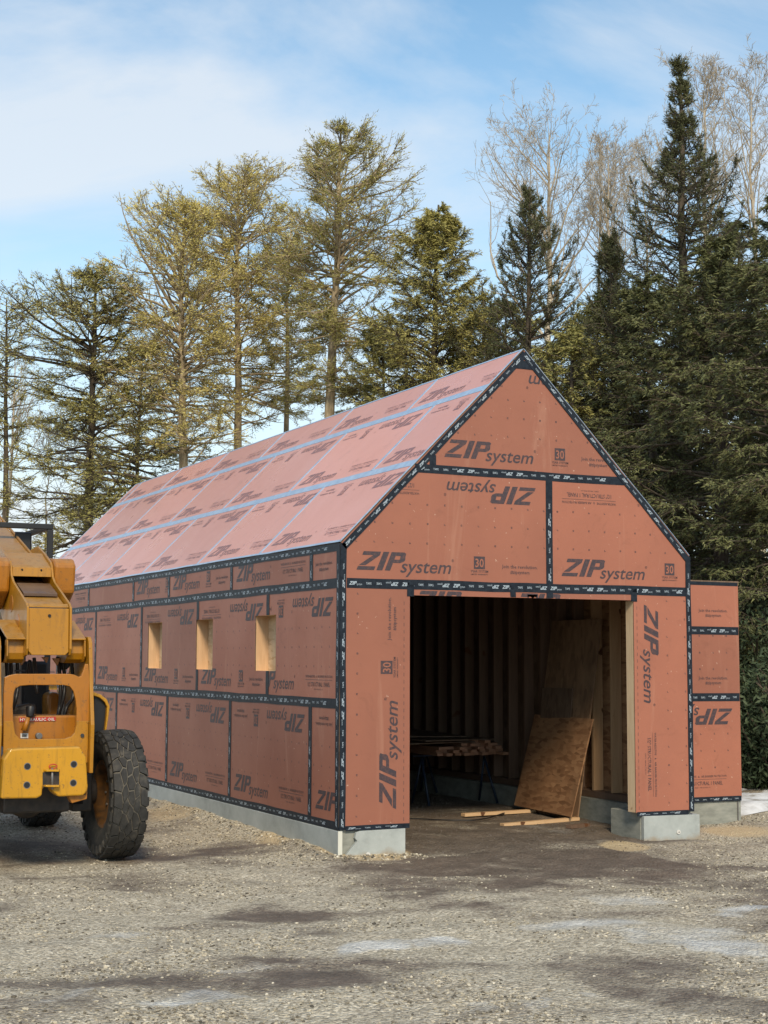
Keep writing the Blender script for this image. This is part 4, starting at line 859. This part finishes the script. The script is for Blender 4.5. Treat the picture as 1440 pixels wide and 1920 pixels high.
# ------------------------------------------------------------------ trees
def tubes(P, Rr, n=5):                     # P (m,k,3) polylines, Rr (m,k) radii -> vertices and quads
    m_, k, _ = P.shape; D = np.gradient(P, axis=1); D /= np.linalg.norm(D, axis=2, keepdims=True)+1e-9
    ref = np.where(np.abs(D[..., 2:3]) < .9, np.array([0, 0, 1.]), np.array([1., 0, 0])); A = np.cross(D, ref); A /= np.linalg.norm(A, axis=2, keepdims=True)+1e-9; B = np.cross(A, D)
    q = np.linspace(0, 2*math.pi, n, endpoint=False)
    V = P[:, :, None]+Rr[:, :, None, None]*(A[:, :, None]*np.cos(q)[None, None, :, None]+B[:, :, None]*np.sin(q)[None, None, :, None])
    idx = np.arange(m_*k*n).reshape(m_, k, n); a = idx[:, :-1]; b_ = idx[:, 1:]
    F = np.stack([a, np.roll(a, -1, 2), np.roll(b_, -1, 2), b_], -1).reshape(-1, 4); return V.reshape(-1, 3), F
def merge(parts):
    Vs = []; Fs = []; o = 0
    for V, F in parts: Vs.append(V); Fs.append(F+o); o += len(V)
    return np.concatenate(Vs), np.concatenate(Fs)
def unit(a): return a/(np.linalg.norm(a, axis=-1, keepdims=True)+1e-9)
def leaves(P, D, ln, wd, rg, spread=1.):      # thin triangles at points P with main direction D
    n = len(P); d = unit(D+rg.normal(0, spread, (n, 3))*np.array([1, 1, .7])); side = unit(np.cross(d, rg.normal(0, 1, (n, 3))))
    l_ = (ln*(.6+.8*rg.rand(n)))[:, None]; w__ = (wd*(.6+.8*rg.rand(n)))[:, None]
    V = np.stack([P-side*w__/2, P+side*w__/2, P+d*l_], 1).reshape(-1, 3); return V, np.arange(3*n).reshape(-1, 3)
def conifer(name, kind, px, v, z_top_px, prof, label, cat='tree', group=None, bark_='barkl', leaf='pine', r0=.17, nb=95, tw=22, lv=12, ll=.10, lw=.032, elev=(.55, -.05), droop=.25, inner=.35, clump=.45, lean=0., seed=1, h0=None, base=-.3, tube_tw=False, tsp=.8, whorl=False, fork=False):
    """prof: (y in the photo, reach to the left, reach to the right) in photo pixels, turned into metres at the tree's distance"""
    rg = np.random.RandomState(seed); o = np.array(loc(px, v, 0.)); mp_ = v/FPX; eye = CAMP[2]; hy = 1236
    def zh(y): return eye+(hy-y)*mp_
    H = zh(z_top_px); root = empty(name, tuple(o), label, cat, group)
    pr = sorted([(zh(y), l*mp_, r*mp_) for y, l, r in prof]); pz = [p[0] for p in pr]; pl_ = [p[1] for p in pr]; prr = [p[2] for p in pr]
    k = 14; tz = np.linspace(base, H, k); wob = np.cumsum(rg.normal(0, .035, (k, 2)), 0)*np.linspace(0, 1, k)[:, None]
    TP_ = np.stack([wob[:, 0]+lean*mp_*R0[0]*np.linspace(0, 1, k)**1.5, wob[:, 1]+lean*mp_*R0[1]*np.linspace(0, 1, k)**1.5, tz], 1)
    def trunk_at(z): return np.stack([np.interp(z, tz, TP_[:, i]) for i in range(3)], -1)
    Rt = r0*(1-np.linspace(0, 1, k)*.93)**.8; wparts = [tubes(TP_[None], Rt[None], 9)]
    # main limbs
    zmin = pz[0] if h0 is None else h0
    bz = zmin+(H-.05-zmin)*np.sort(rg.rand(nb))**(.9 if kind == 'pine' else 1.25 if kind == 'spruce' else 1.1)
    if whorl: st_ = (H-zmin)/max(6, nb/7); bz = np.clip(zmin+np.round((bz-zmin)/st_)*st_+rg.normal(0, .05, nb), zmin, H-.02)
    az = (np.arange(nb)*2.39996+rg.rand(nb)*1.2) % 6.283; dirh = np.stack([np.cos(az), np.sin(az)], 1); side = dirh@R0[:2]
    tip_l, tip_r = np.interp(bz, pz, pl_), np.interp(bz, pz, prr); wgt = (side+1)/2
    rad = (tip_l*(1-wgt)+tip_r*wgt)/np.maximum(.5, np.abs(side))**.0
    Lb = rad*((.55+1.15*rg.rand(nb)) if kind == 'pine' else (.6+.8*rg.rand(nb))); Lb = np.maximum(Lb, .12)
    fh = (bz-zmin)/(H-zmin+1e-6); el0 = elev[1]+(elev[0]-elev[1])*fh+rg.normal(0, .28 if kind == 'pine' else .22, nb)
    if kind == 'pine': st9 = rg.rand(nb) < .10; el0 = np.where(st9, 1.0+.2*rg.rand(nb), el0); Lb = np.where(st9, Lb*.85, Lb); dead = rg.rand(nb) < .18*(1-fh)+.05
    else: dead = rg.rand(nb) < .03
    kb = 8; tt = np.linspace(0, 1, kb); P = np.zeros((nb, kb, 3)); st = trunk_at(bz-np.clip(Lb*np.sin(el0)*.6, 0, 1.2)*(fh > .0)); P[:, 0] = st
    el = el0[:, None]-droop*np.sin(tt*math.pi)[None]*1.0+(.75 if kind == 'spruce' else .1)*tt[None]**2; azv = az[:, None]+np.cumsum(rg.normal(0, .24 if kind == 'pine' else .08, (nb, kb)), 1)
    stp = (Lb/(kb-1))[:, None]
    for i in range(1, kb):
        P[:, i] = P[:, i-1]+stp*np.stack([np.cos(azv[:, i])*np.cos(el[:, i]), np.sin(azv[:, i])*np.cos(el[:, i]), np.sin(el[:, i])], 1)
    rb = np.clip(.008+(.013 if kind == 'pine' else .010)*Lb, .009, .06)[:, None]*(1-.88*tt[None]); wparts.append(tubes(P, rb, 5))
    # twigs
    nt_ = nb*tw; bi = np.repeat(np.arange(nb), tw); t_ = inner+(1-inner)*rg.rand(nt_)**.8
    keep = (vn3(np.stack([np.interp(t_, tt, tt), bi*.37, bi*.11], 1)*np.array([3.2, 5, 5]), seed) > clump-.18*t_) & ~dead[bi]
    if kind == 'spruce': keep &= rg.rand(len(bi)) < 1-.8*np.clip((fh[bi]-.5)/.5, 0, 1)
    bi, t_ = bi[keep], t_[keep]; nt_ = len(bi); fi = t_*(kb-1); i0 = np.minimum(fi.astype(int), kb-2); fr = (fi-i0)[:, None]
    S = P[bi, i0]*(1-fr)+P[bi, i0+1]*fr; D = unit(P[bi, i0+1]-P[bi, i0]); up = np.array([0, 0, 1.]); sd = unit(np.cross(D, up)); sg = np.where(rg.rand(nt_) < .5, -1, 1)[:, None]
    ln_ = (.16+.36*Lb[bi]*(1.12-t_))*(.6+.7*rg.rand(nt_)); ln_ = np.clip(ln_*(1.45 if kind == 'pine' else 1), .10, 1.5 if kind == 'pine' else .85)
    d2 = unit(D*.75+sd*sg*(.5+.5*rg.rand(nt_))[:, None]+up*rg.normal(.05, .28, nt_)[:, None]); kt = 4; Q = np.zeros((nt_, kt, 3)); Q[:, 0] = S
    sag = {'spruce': .75, 'hemlock': .42, 'pine': .05}[kind]; sag = (sag-(1.25 if kind == 'spruce' else 0)*np.clip((fh[bi]-.45)/.5, 0, 1))[:, None]
    for i in range(1, kt):
        Q[:, i] = Q[:, i-1]+d2*(ln_/(kt-1))[:, None]; d2 = unit(d2-up*sag*.55+rg.normal(0, .24 if kind == 'pine' else .10, (nt_, 3)))
    Fp = []
    if tube_tw:
        rr = np.full((nt_, kt), .019)*(1+.4*rg.rand(nt_, 1))*np.array([.75, 1, .9, .35])[None]; Fp.append(('q', tubes(Q, rr, 4)))
    else: wparts.append(tubes(Q, np.full((nt_, kt), .009)*np.array([1, .9, .7, .4])[None], 3))
    nl = nt_*lv; qi = np.repeat(np.arange(nt_), lv); s_ = rg.rand(nl)**.85*(kt-1); j = np.minimum(s_.astype(int), kt-2); f_ = (s_-j)[:, None]
    LP = Q[qi, j]*(1-f_)+Q[qi, j+1]*f_+rg.normal(0, .018 if kind != 'pine' else .035, (nl, 3)); LD = unit(Q[qi, j+1]-Q[qi, j]); sl_ = unit(np.cross(LD, up))*np.where(rg.rand(nl) < .5, -1, 1)[:, None]
    LV, LF = leaves(LP, LD+sl_*tsp-up*(.2 if kind != 'pine' else -.15), ll, lw, rg, .42)
    raw('trunk', *merge([(a, b) for a, b in wparts]), bark_, root, True)
    cr = raw('crown', LV, LF, leaf, root)
    if tube_tw:
        a = Fp[0][1]; sh = raw('shoots', a[0], a[1], leaf, root, True)
    return root
def vn3(p, seed): return (vnoise(p[:, 0]+seed*3.1, p[:, 1]+p[:, 2]*7.3, seed)+vnoise(p[:, 0]*2.1, p[:, 1]*2.3+p[:, 2]*3, seed+9)*.5)/1.5
def bare(name, px, v, ytop, spread, label, seed, r0=.13, fork_px=None, group='bare deciduous trees', leanpx=0, nb=26, depth=4):
    rg = np.random.RandomState(seed); o = np.array(loc(px, v, 0.)); mp_ = v/FPX; H = CAMP[2]+(1236-ytop)*mp_*.95; hf = CAMP[2]+(1236-fork_px)*mp_; root = empty(name, tuple(o), label, 'tree', group)
    parts = []; k = 16; tt = np.linspace(0, 1, k); wob = np.cumsum(rg.normal(0, .05, (k, 2)), 0)
    T_ = np.stack([wob[:, 0]+leanpx*mp_*R0[0]*tt**1.3, wob[:, 1]+leanpx*mp_*R0[1]*tt**1.3, -.3+(H*.98+.3)*tt], 1); parts.append(tubes(T_[None], (r0*(1-.94*tt)**.85)[None], 8))
    lvl = [(T_, r0*.9, H)]
    # each generation is one batch of curved shoots
    par_P = T_[None]; par_R = (r0*(1-.94*tt)**.85)[None]; par_L = np.array([H]); cnt = [nb, 6, 4, 3]; minl = .15; sp_m = spread*mp_
    for g_ in range(depth):
        npar = len(par_P); n = cnt[g_]; pi = np.repeat(np.arange(npar), n); kk = par_P.shape[1]
        lo_ = hf/H if g_ == 0 else .18
        t_ = lo_+(1-lo_)*rg.rand(len(pi))**(.9) if g_ == 0 else .2+.8*rg.rand(len(pi)); t_ = np.clip(t_, 0, .985); fi = t_*(kk-1); i0 = np.minimum(fi.astype(int), kk-2); fr = (fi-i0)[:, None]
        S = par_P[pi, i0]*(1-fr)+par_P[pi, i0+1]*fr; D = unit(par_P[pi, i0+1]-par_P[pi, i0]); rp = par_R[pi, i0]
        if g_ == 0: Ls = sp_m*1.3*(1.5-.95*(t_-lo_)/(1-lo_))*(.6+.6*rg.rand(len(pi)))
        else: Ls = par_L[pi]*(.52-.22*t_)*(.55+.8*rg.rand(len(pi)))
        Ls = np.maximum(Ls, minl); rnd = unit(rg.normal(0, 1, (len(pi), 3))); perp = unit(rnd-D*(rnd*D).sum(1, keepdims=True)); an = (.60 if g_ == 0 else .75)+rg.normal(0, .15, len(pi))
        d = unit(D*np.cos(an)[:, None]+perp*np.sin(an)[:, None]); ks = 7 if g_ < 2 else 4; Q = np.zeros((len(pi), ks, 3)); Q[:, 0] = S
        for i in range(1, ks):
            Q[:, i] = Q[:, i-1]+d*(Ls/(ks-1))[:, None]; d = unit(d+np.array([0, 0, .20 if g_ < 2 else .10])+rg.normal(0, .16, d.shape))
        r_s = np.clip(np.minimum(rp*.55, .009+.013*Ls), .005, .055); R_ = r_s[:, None]*(1-.8*np.linspace(0, 1, ks))[None]; R_ = np.maximum(R_, .0048)
        parts.append(tubes(Q, R_, 5 if g_ < 1 else 3)); par_P, par_R, par_L = Q, R_, Ls
    raw('trunk', *merge(parts), 'birch', root, True); return root
G1 = 'tall thin pines behind the roof'
conifer('pine_tree', 'pine', 15, 42, 560, [(560, 25, 70), (640, 40, 90), (720, 40, 70), (800, 20, 40), (900, 20, 45), (960, 60, 60)], 'thin sparse pine at the far left edge above the yellow boom', group=G1, bark_='barkd', r0=.14, nb=80, tw=16, ll=.085, lw=.022, lv=10, seed=2)
conifer('pine_tree', 'pine', 165, 38, 500, [(495, 20, 20), (525, 60, 55), (570, 140, 70), (620, 165, 85), (690, 110, 100), (760, 90, 100), (830, 90, 160), (880, 110, 180), (960, 90, 150), (1060, 90, 60)], 'broad flat-topped dark pine with layered limbs, leftmost of the full-crowned trees', group=G1, bark_='barkd', r0=.19, nb=185, tw=19, lv=18, ll=.075, lw=.020, seed=3, elev=(.5, .05), clump=.40)
conifer('pine_tree', 'pine', 350, 38, 372, [(370, 45, 15), (400, 90, 45), (440, 135, 60), (500, 175, 90), (560, 150, 100), (620, 115, 90), (700, 140, 110), (780, 100, 95), (850, 60, 90)], 'wide pale-trunked pine whose crown sweeps left over the long roof', group=G1, leaf='pine2', r0=.19, nb=175, tw=16, lv=18, ll=.075, lw=.020, seed=4, elev=(.95, .15), lean=-15, clump=.43)
conifer('pine_tree', 'pine', 445, 40, 312, [(310, 60, 80), (345, 80, 110), (420, 90, 85), (520, 90, 95), (620, 95, 90), (700, 90, 100), (780, 60, 80)], 'lichen-pale pine with a forked feathery top, left of the thin pine pair', group=G1, leaf='pine2', r0=.18, nb=170, tw=16, lv=18, ll=.075, lw=.020, seed=5, elev=(.9, .1), clump=.42)
conifer('pine_tree', 'pine', 532, 41, 415, [(415, 30, 40), (470, 60, 45), (540, 60, 50), (600, 50, 60), (680, 60, 60), (760, 35, 60)], 'slender pine with a bare lower trunk just left of the tallest pine', group=G1, r0=.14, nb=105, tw=18, ll=.085, lw=.022, lv=13, seed=6, elev=(.7, .0), clump=.42)
conifer('pine_tree', 'pine', 610, 36, 222, [(222, 10, 25), (255, 50, 95), (300, 75, 120), (350, 60, 135), (400, 75, 165), (440, 110, 150), (490, 110, 110), (560, 60, 110), (640, 50, 95), (730, 40, 60)], 'tallest pine with a thick pale trunk and a dense ragged crown', group=G1, r0=.21, nb=170, tw=18, lv=18, ll=.075, lw=.020, seed=8, elev=(.8, .0), lean=40, clump=.36)
G2 = 'spruces behind the gable'
conifer('spruce_tree', 'hemlock', 808, 34, 372, [(372, 3, 3), (400, 22, 20), (440, 60, 52), (500, 95, 75), (600, 130, 95), (700, 150, 105), (800, 165, 110), (1000, 160, 110)], 'bushy olive spruce rising behind the middle of the roof ridge', 'tree', G2, 'barkd', 'goldspruce', r0=.17, nb=330, tw=34, lv=18, ll=.065, lw=.017, tsp=.5, elev=(.75, -.1), droop=.2, inner=.2, clump=.15, seed=11, h0=1.5)
conifer('spruce_tree', 'spruce', 985, 33, 338, [(338, 3, 3), (365, 14, 14), (410, 45, 45), (480, 85, 85), (560, 115, 115), (660, 140, 140), (800, 140, 130), (1000, 150, 140)], 'dark spruce with a spiky top directly above the gable peak', 'tree', G2, 'barkd', 'spruce', r0=.16, nb=320, tw=36, lv=18, ll=.065, lw=.017, tsp=.5, elev=(.8, -.1), droop=.2, inner=.2, clump=.2, seed=12, h0=1.5)
conifer('spruce_tree', 'spruce', 1283, 30, 78, [(78, 2, 2), (140, 6, 6), (160, 22, 22), (230, 32, 32), (290, 70, 70), (360, 120, 120), (450, 165, 160), (560, 205, 190), (700, 215, 200), (900, 185, 170), (1150, 190, 180)], 'tallest dark spruce with a bare candle-like leader at the right', 'tree', G2, 'barkd', 'spruce', r0=.2, nb=400, tw=36, lv=17, ll=.065, lw=.017, tsp=.5, elev=(.75, -.15), droop=.28, inner=.1, clump=.22, seed=13, h0=1.0)
conifer('spruce_tree', 'spruce', 1165, 31, 430, [(430, 3, 3), (470, 20, 20), (540, 65, 65), (640, 110, 100), (760, 100, 95), (900, 120, 110), (1100, 130, 120)], 'shorter dark spruce standing left of the tallest spruce', 'tree', G2, 'barkd', 'spruce', r0=.14, nb=300, tw=36, lv=18, ll=.065, lw=.017, tsp=.5, elev=(.7, -.1), droop=.22, inner=.2, clump=.15, seed=14, h0=1.0)
conifer('spruce_tree', 'spruce', 905, 35, 520, [(520, 5, 5), (580, 45, 50), (680, 80, 80), (800, 100, 100), (1000, 120, 120)], 'low spruce filling the gap between the olive spruce and the spiky one', 'tree', G2, 'barkd', 'spruce2', r0=.12, nb=220, tw=33, lv=18, ll=.065, lw=.017, tsp=.5, elev=(.7, -.1), droop=.22, inner=.2, clump=.2, seed=15, h0=1.0)
conifer('spruce_tree', 'hemlock', 735, 36, 600, [(600, 5, 5), (640, 45, 50), (700, 80, 80), (800, 100, 100), (1000, 120, 120)], 'low bushy spruce peeking over the roof between the tallest pine and the olive spruce', 'tree', G2, 'barkd', 'spruce2', r0=.12, nb=200, tw=33, lv=18, ll=.065, lw=.017, tsp=.5, elev=(.7, -.1), droop=.22, inner=.2, clump=.15, seed=16, h0=1.5)
G3 = 'drooping hemlocks at the right'
conifer('hemlock_tree', 'hemlock', 1345, 26, 430, [(430, 8, 8), (480, 60, 60), (560, 110, 100), (680, 170, 140), (820, 220, 170), (960, 180, 180), (1100, 120, 190), (1250, 60, 190), (1400, 50, 190)], 'large drooping hemlock with fine sprays beside the right roof slope', 'tree', G3, 'barkd', 'hemlock', r0=.2, nb=210, tw=26, lv=20, ll=.075, lw=.024, elev=(.5, -.15), droop=.3, inner=.2, clump=.12, seed=21, h0=.8)
conifer('hemlock_tree', 'hemlock', 1450, 24, 345, [(345, 8, 8), (420, 50, 50), (520, 90, 90), (600, 120, 110), (800, 150, 150), (1100, 150, 150), (1400, 120, 150)], 'dark hemlock cut by the right edge of the view', 'tree', G3, 'barkd', 'hemlock', r0=.18, nb=170, tw=24, lv=18, ll=.075, lw=.024, elev=(.4, -.15), droop=.3, inner=.2, clump=.12, seed=22, h0=.8)
conifer('hemlock_tree', 'hemlock', 1085, 30, 610, [(610, 10, 10), (660, 70, 70), (740, 110, 110), (880, 120, 130), (1100, 120, 130)], 'rounded olive hemlock behind the right slope just below the gable peak', 'tree', G3, 'barkd', 'spruce2', r0=.15, nb=160, tw=24, lv=18, ll=.075, lw=.024, elev=(.6, -.1), droop=.25, inner=.2, clump=.2, seed=23, h0=1.0)
conifer('hemlock_tree', 'hemlock', 1225, 28, 500, [(500, 10, 10), (600, 90, 90), (760, 110, 110), (900, 120, 120), (1150, 100, 130)], 'mid-height hemlock filling in behind the gable between the spruces', 'tree', G3, 'barkd', 'hemlock', r0=.15, nb=150, tw=24, lv=18, ll=.075, lw=.024, elev=(.5, -.1), droop=.28, inner=.2, clump=.15, seed=24, h0=1.0)
conifer('hemlock_tree', 'hemlock', 1420, 30, 700, [(700, 20, 20), (800, 120, 120), (1000, 160, 160), (1300, 160, 160)], 'low dense hemlock far behind the annex at the right', 'tree', G3, 'barkd', 'hemlock', r0=.15, nb=130, tw=22, lv=16, ll=.08, lw=.028, elev=(.4, -.1), droop=.28, inner=.15, clump=.05, seed=25, h0=.5)
conifer('hemlock_tree', 'hemlock', 950, 37, 560, [(560, 10, 10), (640, 80, 90), (760, 110, 130), (900, 120, 130)], 'hazy olive hemlock seen over the ridge left of the gable peak', 'tree', G3, 'barkd', 'spruce2', r0=.14, nb=170, tw=26, lv=18, ll=.08, lw=.026, elev=(.6, -.1), droop=.25, inner=.2, clump=.15, seed=26, h0=1.5)
conifer('pine_tree', 'pine', 255, 44, 640, [(640, 20, 20), (700, 80, 80), (800, 110, 100), (900, 120, 90), (1050, 100, 80)], 'low ragged pine filling the gap beneath the two left crowns', group=G1, bark_='barkd', r0=.12, nb=110, tw=18, lv=18, ll=.075, lw=.020, seed=9, clump=.4)
bare('birch_tree', 1040, 46, 155, 150, 'bare pale tree with spreading twigs left of the curved stems', 31, .20, 620, nb=30)
bare('birch_tree', 1108, 46, 185, 75, 'bare tree with a thin leaning stem in the middle of the leafless group', 32, .11, 560, leanpx=20, nb=22)
bare('birch_tree', 1168, 45, 175, 90, 'bare forked tree between the leaning stem and the tallest spruce', 33, .13, 540, nb=24)
bare('birch_tree', 1340, 42, 60, 110, 'tall bare tree whose twiggy crown rises right of the spruce leader', 34, .17, 420, leanpx=10, nb=26)
bare('birch_tree', 1440, 42, 62, 120, 'bare twiggy tree cut by the right edge at the top', 35, .15, 480, nb=24)
bare('birch_tree', 1245, 48, 210, 90, 'faint bare tree half hidden behind the tallest spruce', 36, .10, 480, nb=22)
bare('birch_tree', 68, 40, 790, 70, 'small leafless sapling between the cab guard and the broad pine', 37, .06, 960, nb=16, depth=3)
bare('birch_tree', -10, 46, 600, 70, 'bare dark tree at the extreme left edge', 38, .10, 900, nb=20, depth=3)
# broadleaf evergreen shrub at the right
def shrub(px, v, h, r_, label, seed, n=900):
    rg = np.random.RandomState(seed); o = np.array(loc(px, v, 0)); root = empty('rhododendron_shrub', tuple(o), label, 'shrub', 'evergreen shrubs beside the annex')
    k = 70; az = rg.rand(k)*6.283; tt = np.linspace(0, 1, 6); ax_ = rg.rand(k)*1.2; Ls = h*(.5+.6*rg.rand(k)); P = np.zeros((k, 6, 3)); P[:, 0] = np.stack([rg.normal(0, .2, k), rg.normal(0, .2, k), np.full(k, -.05)], 1)
    d = unit(np.stack([np.cos(az)*ax_*r_/h, np.sin(az)*ax_*r_/h, np.ones(k)], 1))
    for i in range(1, 6): P[:, i] = P[:, i-1]+d*(Ls/5)[:, None]; d = unit(d+rg.normal(0, .22, d.shape))
    raw('stems', *tubes(P, np.full((k, 6), .014), 5), 'barkd', root, True)
    nn = k*230; bi = rg.randint(0, k, nn); s_ = (1-rg.rand(nn)**1.5*.85)*5; j = np.minimum(s_.astype(int), 4); f_ = (s_-j)[:, None]; C0 = P[bi, j]*(1-f_)+P[bi, j+1]*f_+rg.normal(0, .13, (nn, 3))
    d = unit(rg.normal(0, 1, (nn, 3))+np.array([0, 0, -.2])); sd = unit(np.cross(d, rg.normal(0, 1, (nn, 3)))); l_ = (.07+.05*rg.rand(nn))[:, None]; w__ = l_*.16
    V = np.stack([C0, C0+d*l_*.5-sd*w__, C0+d*l_, C0+d*l_*.5+sd*w__], 1).reshape(-1, 3); raw('leaves', V, np.arange(4*nn).reshape(-1, 4), 'leafy', root)
shrub(1415, 24.0, 2.9, 1.2, 'glossy broadleaf evergreen shrub nearest the annex corner', 41); shrub(1470, 23.4, 2.4, 1.2, 'broadleaf evergreen shrub at the right edge above the snow', 42); shrub(1440, 25.6, 3.4, 1.5, 'taller broadleaf evergreen shrub standing behind the other two', 43)

shrub(1422, 22.6, 1.7, .8, 'low broadleaf evergreen shrub touching the snow beside the annex footing', 44)
shrub(1490, 22.2, 2.0, 1.0, 'broadleaf evergreen shrub mostly outside the right edge', 45)

conifer('hemlock_tree', 'hemlock', 1128, 32, 540, [(540, 8, 8), (600, 60, 60), (700, 95, 95), (850, 110, 110), (1000, 110, 110)], 'olive hemlock between the spiky spruce and the shorter dark spruce', 'tree', G3, 'barkd', 'spruce2', r0=.13, nb=180, tw=24, lv=18, ll=.075, lw=.024, elev=(.6, -.1), droop=.25, inner=.2, clump=.15, seed=27, h0=1.5)
conifer('hemlock_tree', 'hemlock', 1395, 32, 400, [(400, 8, 8), (470, 50, 50), (560, 85, 85), (700, 115, 115), (900, 130, 130)], 'slim hemlock just right of the tallest spruce', 'tree', G3, 'barkd', 'hemlock', r0=.15, nb=200, tw=24, lv=18, ll=.075, lw=.024, elev=(.6, -.1), droop=.28, inner=.2, clump=.15, seed=28, h0=1.5)
